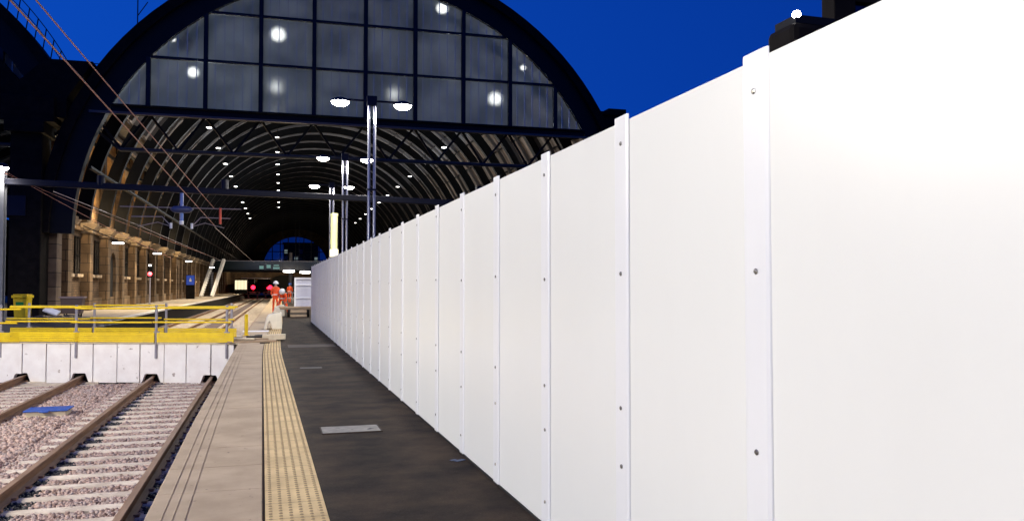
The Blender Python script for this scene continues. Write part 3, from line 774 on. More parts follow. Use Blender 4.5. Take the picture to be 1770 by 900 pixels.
# windows, sills and doorways at ground level
M['winframe']=M['black']
wproto=None
random.seed(11)
doors={2:1,9:1,15:1,21:1}
for i in range(0,nb-1):
    y=BAY*(i+.5)+2.9
    if i in doors:
        m=arch_wall(1.1,0,2.9,4.7,BAY-1.1,.25); o=m.build('doorway',M['stone'],wall); o.location=(.30,y,0)
        m=MB(); m.box(-.02,.02,-1.1,1.1,0,4.0); d=m.build('door_recess',M['dark'],o); d.location=(-.22,0,0)
    else:
        for dy in(-1.15,1.15):
            if wproto is None:
                m=MB(); m.box(.0,.05,-.55,.55,2.35,4.5); wp=m.build('window',mat('dim_glass',(.05,.045,.04),rough=.15),wall)
                m=MB()
                for a,b in((-.62,-.53),(.53,.62),(-.03,.03)): m.box(.02,.10,a,b,2.3,4.6)
                for z in(2.3,3.4,4.52): m.box(.022,.10,-.53,.53,z,z+.08)
                wfm=m.build('frame',M['black'],wp)
                m=MB(); m.box(0,.28,-.72,.72,2.1,2.29); wsl=m.build('sill',M['cornice'],wp,bevel=.01)
                wp.location=(0,y+dy,0); wproto=(wp,wfm,wsl)
            else:
                o=wproto[0].copy(); col.objects.link(o); o.location=(0,y+dy,0)
                for q in wproto[1:]: c2=q.copy(); col.objects.link(c2); c2.parent=o
# right side wall
rw=thing('side_wall',sh(GX+16.4,47.2,0),-A,'far right side wall of the shed, mostly hidden behind the white hoarding','brick wall')
m=MB(); m.box(0,.7,0,214,0,9.5); m.build('lower_wall',M['brick'],rw)
t=thing('side_wall',sh(GX-30-16.6,47.2,0),-A,'far left side wall of the neighbouring arch, behind the lamp mast','brick wall')
m=MB(); m.box(0,.7,0,214,0,12); m.build('lower_wall',M['brick'],t)
m=MB(); m.box(0,32,213,214,0,9); m.build('end_wall',M['brick'],t)
# second pier right
t=thing('brick_pier',sh(GX+16.6,46.6,0),-A,'dark corner pier at the right foot of the glazed arch, behind the hoarding','pier')
m=MB(); m.box(-.8,1.2,-.5,1.5,0,10.0); m.box(-1.0,1.5,-.7,1.6,10.0,11.2); m.build('pier_shaft',M['navy2'],t,bevel=.04)

# building silhouette right of the shed
t=thing('office_block',(30.5,70,0),0,'dark flat-roofed block just showing above the hoarding right of the shed','building')
m=MB(); m.box(-3.5,1.3,0,9,0,17.6); m.build('wall',M['black'],t)
m=MB(); m.box(-3.8,-.2,-.2,9,17.6,17.9); m.box(-.19,1.6,-.2,9,17.6,18.2); m.build('roof',M['black'],t)
m=MB()
for k in range(2): m.box(-3+k*2.4,-1.6+k*2.4,-.03,-.005,12.6,14.2)
m.build('window',M['navy'],t)

# ------------------------------------------------------------------ lamps in the shed
def small_lamp(p,label,group,power=0):
    t=tag(empty('hanging_lamp',p,-A),label,'lamp',group)
    m=MB(); m.lathe((0,0,0),[(.05,.16),(.26,.12),(.30,.01),(.29,-.005)],14); m.build('lamp_shade',M['navy2'],t,smooth=True)
    m=MB(); m.lathe((0,0,0),[(.27,-.006),(.22,-.05),(.06,-.08)],14); m.build('diffuser',M['lampsmall'],t,smooth=True)
    zz=CZ+math.sqrt(max(1,16.2**2-(t_x-GX)**2)) if False else 0
    return t
def roof_at(x): return CZ+math.sqrt(max(1,15.3**2-(x-GX)**2))
proto=None
def hang(x,y,z,label,group,power=0,k_pt=0):
    global proto
    if proto is None:
        t=empty('hanging_lamp',(0,0,0),-A)
        m=MB(); m.lathe((0,0,0),[(.05,.14),(.15,.08),(.18,.01),(.175,-.005)],14); m.build('lamp_shade',M['navy2'],t,smooth=True)
        m=MB(); m.lathe((0,0,0),[(.17,-.006),(.14,-.04),(.04,-.06)],14); m.build('diffuser',M['lampsmall'],t,smooth=True)
        m=MB(); m.tube((0,0,.15),(0,0,1),.012,5); m.build('suspension_rod',M['navy2'],t)
        proto=t
    else:
        t=copy_tree(proto)
        for q in kids(t):
            if q.type=='LIGHT': bpy.data.objects.remove(q)
    t.location=sh(x,y,z)
    for k in kids(t):
        if k.name.startswith('suspension'):
            k.scale=(1,1,max(.3,roof_at(x)-z)); k.location=(0,0,-.15*(k.scale[2]-1))
    tag(t,label,'lamp',group)
    if power: light('lamp_light','SPOT',(0,0,-.25),power,(1,.88,.70),t,size=.15,spot=R(125),blend=.8)
    if k_pt: light('lamp_light','POINT',(0,0,-.3),k_pt,(.9,.95,1),t,size=.1)
    return t
rows=[('left',-4.5,55,11.7),('middle',-.4,64,14.3),('right',11.2,57,11.5)]
ordn=['nearest','second','third','fourth','fifth','sixth','seventh','eighth','ninth','tenth','eleventh','twelfth']
for nm,x,y,z in rows:
    for k in range(10):
        hang(x,y+8*k,z,f'{ordn[k]} hanging lamp from the front in the {nm} row under the shed vault',f'hanging lamps of the {nm} row', (4000 if k in(2,4,6,8) or (k in(0,1) and x!=-.4) else 0), ((600 if k==0 else 380 if k in(2,4,6) else 0) if x!=-.4 else (300 if k in(3,6) else 0)))
for k,(x,y,z) in enumerate([(-16.0,57,10.4),(-17.3,62,8.6),(-19,68,11.0)]):
    hang(x,y,z,['nearest lamp inside the left neighbouring arch beside the black pier','second, lower lamp inside the left neighbouring arch','farthest lamp inside the left neighbouring arch'][k],'hanging lamps of the left arch',0,420)
for k in():
    pass
# high-bay lamps behind the frosted gable
hb=[(-.27,50.5,16.5,.42,'high-bay lamp glowing behind the left centre of the frosted gable'),
(9.4,49.0,18.6,.36,'small bright high-bay lamp behind the top right of the frosted gable'),
(-4.9,49.5,13.7,.30,'high-bay lamp behind the lower left of the frosted gable'),
(-5.9,48.6,15.3,.14,'tiny high-bay lamp behind the upper left of the frosted gable'),
(13.2,51.0,13.6,.42,'large dim high-bay lamp behind the lower right of the frosted gable'),
(14.5,48.6,15.2,.17,'tiny high-bay lamp behind the far right of the frosted gable'),
(-.4,56,14.4,.26,'blurred high-bay lamp lowest behind the left centre of the frosted gable'),
(7.2,56,14.4,.26,'blurred high-bay lamp behind the middle of the frosted gable')]
for x,y,z,r,lab in hb:
    t=tag(empty('high_bay_lamp',sh(x,y,z),-A),lab,'lamp','high-bay lamps behind the glass')
    m=MB(); m.lathe((0,0,0),[(r*.2,r*1.3),(r*.3,r*1.1),(r*.3,r*.86),(r*.28,r*.84)],18); m.build('lamp_shade',M['lampsmall'] if False else M['galv'],t,smooth=True)
    m=MB(); m.lathe((0,0,0),[(r*.1,.85*r),(r*.7,.62*r),(r*.97,.05*r),(r*.9,-.4*r),(r*.6,-.75*r),(r*.1,-.9*r)],18); m.build('diffuser',M['bowl'],t,smooth=True)
    m=MB(); m.tube((0,0,r),(0,0,max(r+.2,roof_at(x)-z)),.03,5); m.build('suspension_rod',M['navy2'],t)

# platform lights along the left wall (warm) with visible housings
for k,(x,y,z,p) in enumerate([(-9.9,56,4.3,700),(-9.9,73,4.3,900),(-9.7,95,4.3,1000),(-9.6,125,4.3,1200),(-9.4,160,4.3,1500)]):
    t=tag(empty('platform_lamp',sh(x,y,z),-A),f'{ordn[k]} white oblong platform lamp from the front beside the left brick wall','lamp','oblong lamps along the left wall')
    m=MB(); m.box(-.35,.35,-.12,.12,0,.10); m.build('lamp_housing',M['navy'],t,bevel=.02)
    m=MB(); m.box(-.33,.33,-.10,.10,-.10,-.002); m.build('diffuser',M['lampsmall'],t,bevel=.03)
    m=MB(); m.beam((0,0,.1),(-2.0,0,1.0),.06,.06); m.build('bracket',M['navy'],t)
    light('lamp_light','SPOT',(0,0,-.35),p*.8,(1,.80,.52),t,size=.15,spot=R(160),blend=.5)
for k,(x,y,z,p) in enumerate([(1.0,108,3.6,1300),(3.3,118,3.65,800)]):
    t=tag(empty('platform_lamp',sh(x,y,z),-A),['bright oblong lamp beyond the workers above the right platform','smaller oblong lamp next to the end of the hoarding'][k],'lamp','oblong lamps above the right platform')
    m=MB(); m.box(-.75,.75,-.15,.15,0,.12); m.build('lamp_housing',M['navy'],t,bevel=.02)
    m=MB(); m.box(-.7,.7,-.13,.13,-.28,-.002); m.build('diffuser',M['lampsmall'],t,bevel=.03)
    m=MB(); m.tube((-.8,0,.1),(-.8,0,15),.02,5); m.tube((.8,0,.1),(.8,0,15),.02,5); m.build('suspension_rod',M['navy2'],t)
    light('lamp_light','POINT',(0,-.2,-.5),p,(1,.85,.65),t,size=.2)
# uplights on the wall-head washing the upper arcade
for k,y in enumerate((54.2,59.8,65.2,70.7,76.2,87.2,98.2)):
    t=tag(empty('wall_uplight',sh(XW+.75,y,5.75),-A),f'{ordn[k]} small uplight from the front on the cornice of the left wall','lamp','cornice uplights')
    m=MB(); m.box(-.12,.12,-.15,.15,-.1,.08); m.build('lamp_housing',M['black'],t,bevel=.02)
    m=MB(); m.box(-.10,.10,-.13,.13,.081,.10); m.build('diffuser',M['litbox'],t)
    light('lamp_light','POINT',(.0,0,.5),230,(1,.72,.38),t,size=.08)

# ------------------------------------------------------------------ pale lit column behind the hoarding
t=thing('lit_column',(2.95,40.0,0),0,'stout yellow-green lit column rising behind the far hoarding','column')
m=MB(); m.lathe((0,0,0),[(.24,0),(.24,.2),(.17,.26),(.17,4.9),(.19,4.95),(.19,5.05)],18); m.build('shaft',M['column'],t)
m=MB(); m.box(-.19,.19,-.19,.19,2.95,3.3); m.build('lamp_collar',emit('yellow_glow',(1,.85,.3),1.0),t,bevel=.02)
light('lamp_light','SPOT',(-.25,-.9,2.6),260,(.95,1,.4),t,size=.08,rot=(R(152),0,0),spot=R(60))

# ------------------------------------------------------------------ footbridge, stairs, far things
t=thing('footbridge',sh(0,150,0),-A,'dark glazed footbridge crossing the tracks deep inside the shed','footbridge')
m=MB(); m.box(-12,14,-1.5,1.5,4.0,4.4); m.build('bridge_deck',M['navy2'],t)
m=MB(); m.box(-12,14,-1.52,-1.48,4.4,5.9); m.build('glass_side',M['teal'],t)
m=MB(); m.box(-12,14,-1.56,-1.44,5.9,5.99); m.build('top_rail',M['galv'],t)
m=MB(); m.box(-12,14,1.4,1.5,4.4,5.2); m.build('rear_side',M['navy2'],t)
for x in(1.7,6.5,-11.5):
    m=MB(); m.tube((x,-.8,0),(x,-.8,7.5 if x==1.7 else 4.0),.35,12); m.build('bridge_column',M['galv'],t)
m=MB(); m.box(-3.6,-2.9,-1.64,-1.58,4.55,5.1); m.box(-2.4,-1.7,-1.64,-1.58,4.7,5.3); m.box(-1.3,-.2,-1.64,-1.58,4.55,4.9); m.box(-1.2,-.3,-1.64,-1.58,5.1,5.3); m.build('lit_screen',M['tealglow'],t)
t=thing('staircase',sh(-10.4,128,0),-A,'steep pale staircase with two bright stringers on the left platform','staircase')
for x in(0,1.5):
    m=MB(); m.beam((x-.9,0,0),(x+.55,3,5.6),.34,.5); m.build('stringer',M['white'],t)
m=MB()
for k in range(16): m.obox((-.15+k*.09,k*.19,.35*k+.1),(1.3,.25,.05)) 
m.build('tread',M['navy2'],t)['kind']='stuff'
t=thing('buffer_stop',(-1.9+bx(176),176.5,-1.1),0,'dark red buffer stop with red lamps at the end of the right track','buffer stop','buffer stops')
def buffer(t):
    m=MB(); m.box(-1.4,1.4,0,.4,.9,1.5); m.build('cross_beam',M['trainred'],t,bevel=.04)
    for s in(-1,1):
        m=MB(); m.box(s*.9-.14,s*.9+.14,.1,.38,0,.9); m.beam((s*.9,.3,1.0),(s*.9,2.6,0),.2,.2); m.build('leg',M['trainred'],t)
        m=MB(); m.tube((s*.85,-.5,1.2),(s*.85,0,1.2),.22,12); m.build('buffer_head',M['black'],t)
    m=MB(); m.tube((0,.2,1.5),(0,.2,2.1),.07,8); lp_=m.build('lamp_stand',M['trainred'],t)
    m=MB(); m.lathe((0,.12,2.4),[(.05,-.42),(.32,-.32),(.42,0),(.32,.32),(.05,.42)],12); m.build('red_lamp',M['redlamp'],t,smooth=True)
buffer(t); t2=copy_tree(t); t2.location=(-5.3+bx(176),176.5,-1.1); t2['label']='dark red buffer stop with a red lamp at the end of the left track'
t=thing('train',(.2,190,-.2),0,'dark parked train end with red tail lamps beyond the buffer stops','train')
m=MB(); m.box(-6.3,-3.5,0,18,.2,3.4); m.box(-2.9,-.1,0,18,.2,3.4); m.build('carriage_body',M['black'],t,bevel=.25,seg=3)
m=MB(); m.box(-5.9,-3.9,-.02,.02,1.9,2.9); m.box(-2.5,-.5,-.02,.02,1.9,2.9); m.build('windscreen',M['dark'],t)
for x in(-5.9,-.6):
    m=MB(); m.lathe((x,-.15,1.3),[(.05,-.26),(.22,-.2),(.28,0),(.22,.2),(.05,.26)],10); m.build('tail_lamp',M['redlamp'],t,smooth=True)
m=MB(); m.box(-6.4,0,-.1,.0,3.5,3.62); m.build('roof_rail',M['galv'],t)
t=thing('signal_lamp',sh(-9.3,65,0),-A,'red signal lamp on a short post beside the left brick wall','signal')
m=MB(); m.tube((0,0,0),(0,0,2.3),.06,8); m.build('post',M['galv'],t); m=MB(); m.box(-.18,.18,-.08,.14,2.2,3.0); m.build('signal_head',M['black'],t,bevel=.03)
m=MB(); m.lathe((0,0,0),[(.15,0),(.13,.05),(.05,.08)],14); m.v=[(v[0],-.08-v[2],2.72+v[1]-.28) for v in m.v]; m.build('lens',M['redlamp'],t)
m=MB(); m.box(-.09,.09,-.12,-.08,3.02,3.12); m.build('lens',M['lampsmall'],t)
t=thing('platform_sign',sh(-10.6,106,0),-A,'tall dark blue information totem standing against the left wall','sign')
m=MB(); m.box(-.5,.5,-.1,.1,0,2.9); m.build('sign_body',M['black'],t,bevel=.03)
m=MB(); m.box(-.46,.46,-.115,-.102,1.7,2.85); m.build('sign_panel',emit('dim_blue',(.02,.08,.5),.35,(.02,.05,.3)),t)
m=MB(); m.box(-.12,.12,-.125,-.116,2.1,2.35); m.lathe((0,0,0),[(.09,0),(.09,.01)],12); m.v[8:]=[(v[0],-.120,2.45+v[1]) for v in m.v[8:]]; m.build('symbol',M['white'],t)
t=thing('lit_kiosk',sh(-7.6,170,0),-A,'small glowing cream kiosk window at the far end of the left platform','kiosk')
m=MB(); m.box(-1.2,1.2,0,1.5,0,3.0); m.build('kiosk_body',M['navy2'],t,bevel=.05)
for k in range(4):
    m=MB(); m.box(-1.12+k*.58,-.62+k*.58,-.05,-.005,.9,2.7); m.build('lit_window',M['litbox'],t)

t=thing('concourse_wall',sh(0,206,0),-A,'low brown brick wall with a wide dark arch closing the view behind the train','brick wall')
m=MB(); n=14
L=[(-3.4*math.cos(math.pi*k/n)+1.0,2.6+1.7*math.sin(math.pi*k/n)) for k in range(n+1)]
m.prism([(-12,0),(-2.4,0)]+L+[(4.4,0),(14,0),(14,6.2),(-12,6.2)],'y',0,.6); m.build('wall',M['brick'],t)
m=MB(); m.box(-12.1,14.1,-.15,.75,6.2,6.5); m.build('coping',M['cornice'],t)
m=MB(); m.box(-2.4,4.4,.65,.8,0,4.4); m.build('arch_recess',M['dark'],t)
t=tag(empty('platform_lamp',sh(-3,192,5.6),-A),'added oblong lamp brightening the brown wall behind the train','lamp','oblong lamps above the right platform')  # added lamp without a known source, brightens the concourse wall
m=MB(); m.box(-.7,.7,-.12,.12,0,.10); m.build('lamp_housing',M['navy'],t,bevel=.02)
m=MB(); m.box(-.66,.66,-.10,.10,-.10,-.002); m.build('diffuser',M['lampsmall'],t)
m=MB(); m.tube((0,0,.1),(0,0,13),.03,5); m.build('suspension_rod',M['navy2'],t)
light('lamp_light','POINT',(0,0,-.5),2600,(1,.8,.55),t,size=.2)
# city behind the far window
for k,(x,w,h,lab) in enumerate([(-14,12,11,'lower dark building with lit windows beyond the far arched window, left'),(8,14,19,'taller building with lit windows beyond the far arched window, right')]):
    t=thing('office_building',sh(x,330+k*15,0),-A,lab,'building','buildings beyond the far window')
    m=MB(); m.box(-w/2,w/2,0,8,0,h); m.build('wall',M['navy'],t)
    m=MB(); m.box(-w/2-.3,w/2+.3,-.3,8,h,h+.5); m.build('roof',M['black'],t)
    for i in range(int(w/2)):
        for j in range(2,int(h/3)):
            if random.random()<.45:
                m=MB(); m.box(-w/2+.4+i*2,-w/2+1.6+i*2,-.06,-.01,j*3,j*3+1.5); m.build('window',M['litbox'] if random.random()<.4 else M['signblue'],t)

# ------------------------------------------------------------------ clutter at the left: tarps, bin, bench, slab, boards
def tarp(loc,sx,sy,h,label,seed):
    rng=random.Random(seed); m=MB(); nx,ny=34,20; vs=[]
    for j in range(ny+1):
        for i in range(nx+1):
            u=i/nx*2-1; v=j/ny*2-1; e=max(0,1-u**4)*max(0,1-v**4)
            z=h*e*(.45+.25*math.sin(u*5+seed)+.2*math.sin(v*4+u*3+seed*2)+.12*math.sin(u*17+v*9))+rng.uniform(0,.03)*e
            vs.append((u*sx/2*(1+.06*math.sin(v*6+seed)),v*sy/2*(1+.08*math.sin(u*5)),max(.006,z)))
    m.add(vs,[(j*(nx+1)+i,j*(nx+1)+i+1,(j+1)*(nx+1)+i+1,(j+1)*(nx+1)+i) for j in range(ny) for i in range(nx)])
    o=m.build('tarpaulin',M['tarp'],None,smooth=True,loc=loc); o.modifiers.new('thick','SOLIDIFY').thickness=.02
    tag(o,label,'tarpaulin','black tarpaulins behind the deck')
tarp((-10.2,32.0,0),8.6,9.5,.42,'large crumpled black tarpaulin on the ground at the left behind the yellow rails',1)
tarp((-8.9,39.0,0),4.2,6.4,.34,'long black tarpaulin spread towards the left platform edge',2)
t=thing('ballast_bund',(-6.5,29.5,0),0,'low dark side deck between the left platform and the crossing','side deck')
m=MB(); m.box(-.9,1.3,-2.6,2.4,-.25,-.02); m.build('board',M['timberdark'],t); m=MB(); m.box(-.7,1.1,-2.4,2.2,-1.2,-.252); m.build('support',M['dark'],t)
t=thing('grit_bin',(-10.85,42.0,0),-.2,'bright yellow tapered bin with a green label standing by the dark pier','bin')
m=MB(); m.prism([(-.24,.02),(.24,.02),(.31,1.0),(-.31,1.0)],'y',-.26,.26); m.build('bin_body',M['yellow'],t,bevel=.03)
m=MB(); m.box(-.35,.35,-.33,.31,1.0,1.12); m.box(-.30,.30,-.28,.26,1.12,1.17); m.build('lid',M['yellow'],t,bevel=.02)
m=MB(); m.box(-.17,.17,-.275,-.262,.62,.82); m.build('label_panel',M['green'],t); m=MB(); m.tube((-.26,.22,.09),(-.2,.22,.09),.09,10); m.tube((.2,.22,.09),(.26,.22,.09),.09,10); m.build('wheel',M['black'],t)
t=thing('skip_trolley',(-8.95,42.8,0),0,'dark brown open-topped trolley bin in front of the brick wall','trolley bin')
m=MB(); m.prism([(-.5,.25),(.5,.25),(.62,1.05),(-.62,1.05)],'y',-.4,.4); m.build('tub',mat('brown_skip',(.09,.055,.045),rough=.6),t,bevel=.02)
m=MB(); m.box(-.68,.68,-.46,-.40,1.02,1.10); m.box(-.68,.68,.40,.46,1.02,1.10); m.box(-.68,-.62,-.4,.4,1.02,1.10); m.box(.62,.68,-.4,.4,1.02,1.10); m.build('rim',mat('rim_grey',(.25,.18,.17),rough=.5),t)
m=MB()
for x in(-.4,.4):
    for y in(-.3,.3): m.tube((x-.03,y,.125),(x+.03,y,.125),.12,12)
m.build('wheel',M['black'],t); t.scale=(.78,.78,.95)
t=thing('stone_slab',(-9.25,40.2,.30),-.2,'white slab lying tilted on the black tarpaulin','slab')
m=MB(); m.obox((0,0,.13),(.62,.34,.08),0,rx=.5,ry=.35); m.build('slab_body',M['white'],t,bevel=.01)
t=thing('board_stack',(-12.2,38.8,0),.1,'stack of pale boards at the extreme left below the lamp mast','board stack')
m=MB()
for k in range(7): m.obox((random.uniform(-.04,.04),0,.05+.11*k),(.9,.6,.08),random.uniform(-.05,.05))
m.build('board',M['cream'],t,bevel=.01)
t=thing('leaning_poster',(-12.35,40.6,0),0,'white board leaning tilted at the extreme left beside the mast','board')
m=MB(); m.obox((.2,.3,1.25),(.34,.04,1.0),0,rx=-.15,ry=.35); m.build('board_face',M['white'],t); m=MB(); m.beam((.2,.35,1.2),(.2,.9,.0),.05,.05); m.beam((.0,.32,.9),(-.05,.32,0),.05,.05); m.build('prop',M['timber'],t)

# ------------------------------------------------------------------ trolley with frame beside the end of the hoarding
t=thing('flat_trolley',(1.38,42.0,0),0,'flat trolley with a worn timber top parked at the end of the hoarding','trolley')
m=MB()
for k in range(5): m.box(-.95,.75,-.5+k*.2,-.31+k*.2,.46,.52)
m.box(-.9,.7,-.45,.45,.38,.455); m.build('deck_boards',M['timber'],t)
m=MB()
for x in(-.48,.46): 
    for y in(-.4,.4): m.tube((x-.05,y,.19),(x+.05,y,.19),.185,14)
m.build('wheel',M['black'],t)
m=MB(); m.box(-.4,.38,-.46,-.3,.02,.12); m.box(-.4,.38,-.46,-.3,.24,.36); m.build('crate_base',M['timber'],t)
t=thing('panel_crate',(1.62,42.15,.523),0,'pale grey panelled crate standing on the flat trolley','crate')
m=MB(); m.box(-.42,.5,-.3,.3,0,1.42); m.build('crate_body',mat('crate_grey',(.62,.62,.68),rough=.5,var=.1),t,bevel=.01)
m=MB(); m.box(-.46,.52,-.36,-.302,1.36,1.44); m.box(-.46,-.38,-.36,-.302,0,1.36); m.box(-.38,.5,-.345,-.302,1.04,1.10); m.box(-.38,.5,-.345,-.302,.40,.45); m.build('crate_frame',M['white'],t)

# ------------------------------------------------------------------ people
def person(loc,rz,joints,edges_,radii,label,helmet,height_tag,legs_mat,cut):
    me=bpy.data.meshes.new('person'); me.from_pydata(joints,edges_,[])
    t=thing('person',loc,rz,label,'person')
    o=bpy.data.objects.new('body',me); col.objects.link(o); o.parent=t
    sk=o.modifiers.new('skin','SKIN'); sk.use_smooth_shade=True
    for i,r in enumerate(radii):
        me.skin_vertices[0].data[i].radius=(r,r*.85)
    me.skin_vertices[0].data[0].use_root=True
    ss=o.modifiers.new('sub','SUBSURF'); ss.levels=1; ss.render_levels=2
    dg=bpy.context.evaluated_depsgraph_get(); dg.update()
    ev=o.evaluated_get(dg); nm=bpy.data.meshes.new_from_object(ev); o.modifiers.clear(); o.data=nm
    nm.materials.clear(); nm.materials.append(M['orange']); nm.materials.append(M['skin']); nm.materials.append(M['black'])
    hd=Vector(joints[cut['head']]); hands=[Vector(joints[h]) for h in cut['hands']]; feet=[Vector(joints[f]) for f in cut['feet']]
    for p in nm.polygons:
        p.use_smooth=True
        if (p.center-hd).length<.17: p.material_index=1
        elif min((p.center-h).length for h in hands)<.10: p.material_index=1
        elif min((p.center-f).length for f in feet)<.12: p.material_index=2
    d=(hd-Vector(joints[cut['neck']])).normalized()
    m=MB(); m.lathe((0,0,0),[(.165,-.01),(.15,.0),(.135,.03),(.115,.09),(.06,.135),(.01,.145)],16)
    h=m.build('helmet',helmet,t,smooth=True); h.rotation_mode='QUATERNION'; h.rotation_quaternion=Vector((0,0,1)).rotation_difference(d); h.location=hd+d*.03
    # reflective bands round the torso
    a=Vector(joints[0]); b=Vector(joints[1]); c=Vector(joints[2])
    m=MB(); 
    for q in(.35,): 
        pc=a.lerp(b,.7); m.tube(pc-(b-a).normalized()*.025,pc+(b-a).normalized()*.025,.178,14)
    m.build('reflective_band',mat('reflective',(.75,.75,.7),rough=.3) if 'reflective' not in bpy.data.materials else bpy.data.materials['reflective'],t)
    return t
E=[(0,1),(1,2),(2,3),(3,4),(2,5),(5,6),(6,7),(2,8),(8,9),(9,10),(0,11),(11,12),(12,13),(13,14),(0,15),(15,16),(16,17),(17,18)]
# 0 pelvis 1 belly 2 chest 3 neck 4 head | arms 5-7, 8-10 | legs 11-14, 15-18
RD=[.15,.145,.15,.06,.11,.075,.052,.042,.075,.052,.042,.095,.07,.055,.05,.095,.07,.055,.05]
CUT=dict(head=4,neck=3,hands=(7,10),feet=(14,18))
stand=[(0,0,.93),(0,0,1.12),(0,0,1.36),(0,-.01,1.52),(0,-.03,1.66),(-.20,0,1.40),(-.26,-.02,1.12),(-.24,-.18,.95),(.20,0,1.40),(.27,-.02,1.12),(.22,-.2,.98),(-.10,0,.88),(-.12,-.01,.48),(-.13,.02,.09),(-.13,-.13,.05),(.10,0,.88),(.12,.01,.48),(.13,.03,.09),(.13,-.12,.05)]
person((.30,47.5,0),R(20),stand,E,RD,'worker in orange hi-vis with a white helmet standing behind the bending worker',M['white'],0,0,CUT)
bend=[(0,.12,.86),(.02,0,1.0),(.05,-.20,1.16),(.07,-.32,1.22),(.08,-.44,1.24),(-.16,-.20,1.10),(-.18,-.30,.82),(-.12,-.40,.60),(.24,-.22,1.10),(.30,-.34,.84),(.26,-.44,.60),(-.10,.12,.82),(-.15,.02,.46),(-.16,.12,.09),(-.16,-.03,.05),(.12,.12,.82),(.26,.0,.48),(.30,.16,.09),(.31,.01,.05)]
person((.62,45.6,0),R(-10),bend,E,RD,'worker in orange hi-vis bending forward beside the cream trestle block',M['white'],0,0,CUT)
walk=[(0,0,.93),(0,-.01,1.12),(0,-.03,1.36),(0,-.05,1.52),(0,-.08,1.65),(-.20,-.02,1.40),(-.27,.02,1.12),(-.22,-.20,1.0),(.20,-.02,1.40),(.28,-.02,1.12),(.24,-.22,1.02),(-.10,0,.88),(-.11,.06,.48),(-.12,.2,.09),(-.12,.06,.05),(.10,0,.88),(.12,-.12,.5),(.12,-.16,.09),(.12,-.31,.05)]
person((1.75,78.0,0),R(160),walk,E,RD,'farther worker in orange hi-vis with a blue helmet walking beyond the trolley',M['blue'],0,0,CUT)
t=thing('guard_barrier',(1.9,74.5,0),0,'low grey tubular barrier in front of the farther worker','barrier')
m=MB()
for x in(-1.1,0,1.1): m.tube((x,0,0),(x,0,.95),.035,8)
m.build('post',M['galv'],t)
m=MB(); m.tube((-1.1,0,.95),(1.1,0,.95),.035,8); m.tube((-1.1,0,.5),(1.1,0,.5),.03,8); m.build('rail_bar',M['galv'],t)

# ------------------------------------------------------------------ machine showing over the hoarding at the top right
t=thing('excavator',(4.9,5.6,0),0,'black construction machine with a bright work lamp showing above the hoarding','excavator')
for x in(-.75,1.0):
    m=MB(); m.prism([(-1.5,.15),(-1.3,0),(1.3,0),(1.5,.15),(1.5,.6),(1.3,.75),(-1.3,.75),(-1.5,.6)],'x',x-.25,x+.25); m.build('crawler_track',M['black'],t,bevel=.04)
m=MB(); m.box(-.9,1.2,-1.1,1.4,.85,2.1); m.box(-1.2,-.3,-.5,-.15,2.1,3.50); m.build('machine_body',M['black'],t,bevel=.05)
m=MB(); m.box(-1.15,-.8,-.46,-.2,3.50,3.56); m.build('lamp_base',M['navy2'],t)
m=MB()
for x0,x1,y0,y1 in((-.80,-.60,-.45,-.3),(.9,1.05,-.45,-.3)): m.box(x0,x1,y0,y1,2.1,4.9)
m.box(-.60,.9,-.44,-.34,3.72,3.82); m.box(-.84,1.09,-.47,.3,4.9,5.0); m.box(-.60,.9,-.43,-.31,2.1,3.40); m.build('cab_frame',M['black'],t,bevel=.01)
m=MB(); m.box(-.595,.895,-.40,-.38,3.825,4.895); m.box(-.595,.895,-.40,-.38,3.41,3.715); m.build('cab_window',M['clear'],t)
m=MB(); m.beam((.6,1.2,2.0),(1.6,3.4,4.8),.3,.45); m.beam((1.6,3.4,4.8),(1.9,5.2,2.4),.26,.34); m.build('boom',M['black'],t,bevel=.03)
m=MB(); m.lathe((0,0,0),[(.01,-.025),(.026,-.017),(.032,0),(.026,.02)],14); m.v=[(-1.13+v[0],-.42-v[2]-.02,3.565+v[1]+.0) for v in m.v]; m.build('work_lamp',M['lampwhite'],t)
t=t

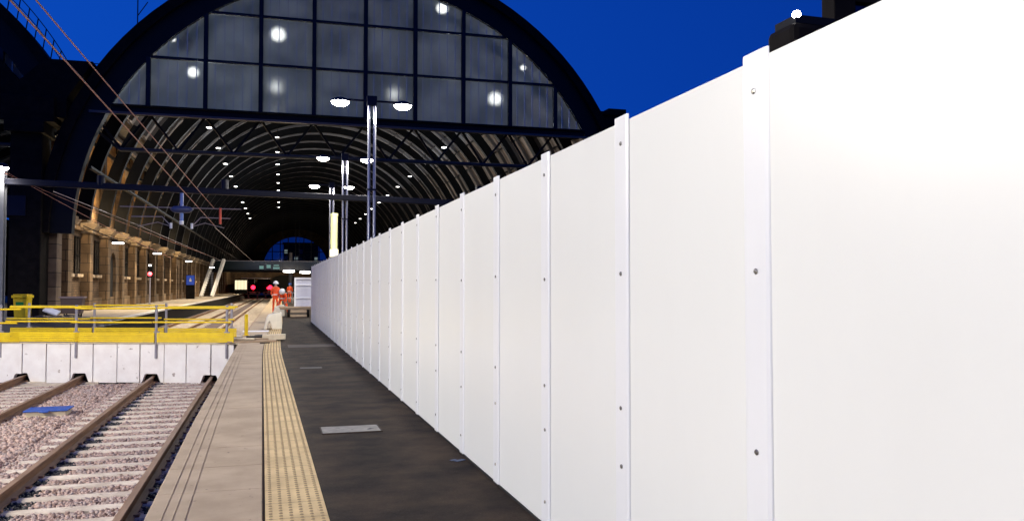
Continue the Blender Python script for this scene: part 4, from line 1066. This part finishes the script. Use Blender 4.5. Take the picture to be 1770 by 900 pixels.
# ------------------------------------------------------------------ world, camera
w=bpy.data.worlds.new('World'); sc.world=w; w.use_nodes=True; nt=w.node_tree; bg=nt.nodes['Background']
sky=nt.nodes.new('ShaderNodeTexSky'); sky.sky_type='NISHITA'; sky.sun_disc=False; sky.sun_elevation=R(-2.5); sky.sun_rotation=R(200); sky.ozone_density=6; sky.air_density=1.5; sky.dust_density=0.2
mx=nt.nodes.new('ShaderNodeMix'); mx.data_type='RGBA'; mx.blend_type='MIX'; mx.inputs['Factor'].default_value=.90
tc=nt.nodes.new('ShaderNodeTexCoord'); sp=nt.nodes.new('ShaderNodeSeparateXYZ'); nt.links.new(tc.outputs['Generated'],sp.inputs[0])
rp=nt.nodes.new('ShaderNodeValToRGB'); rp.color_ramp.elements[0].position=0; rp.color_ramp.elements[0].color=(.03,.74,5.3,1)
rp.color_ramp.elements[1].position=.85; rp.color_ramp.elements[1].color=(.01,.28,2.6,1)
ma=nt.nodes.new('ShaderNodeMath'); ma.operation='MULTIPLY_ADD'; ma.inputs[1].default_value=.55; ma.inputs[2].default_value=.25; nt.links.new(sp.outputs['X'],ma.inputs[0])
mz=nt.nodes.new('ShaderNodeMath'); mz.operation='MULTIPLY_ADD'; mz.inputs[1].default_value=.45; nt.links.new(sp.outputs['Z'],mz.inputs[0]); nt.links.new(ma.outputs[0],mz.inputs[2])
nt.links.new(mz.outputs[0],rp.inputs['Fac'])
nt.links.new(sky.outputs[0],mx.inputs['A']); nt.links.new(rp.outputs[0],mx.inputs['B']); nt.links.new(mx.outputs['Result'],bg.inputs['Color'])
bg.inputs['Strength'].default_value=.11

cam=bpy.data.cameras.new('camera'); co=bpy.data.objects.new('camera',cam); col.objects.link(co); sc.camera=co
cam.sensor_width=36; cam.lens=1400/1770*36; cam.clip_start=.05; cam.clip_end=2000
yaw=math.atan(418/1400); pitch_=math.atan(44.5/1400)
co.location=(0,0,1.53); co.rotation_euler=(R(90)+pitch_,0,-yaw)
sc.view_settings.view_transform='Standard'; sc.view_settings.look='None'; sc.view_settings.exposure=.10; sc.view_settings.gamma=1
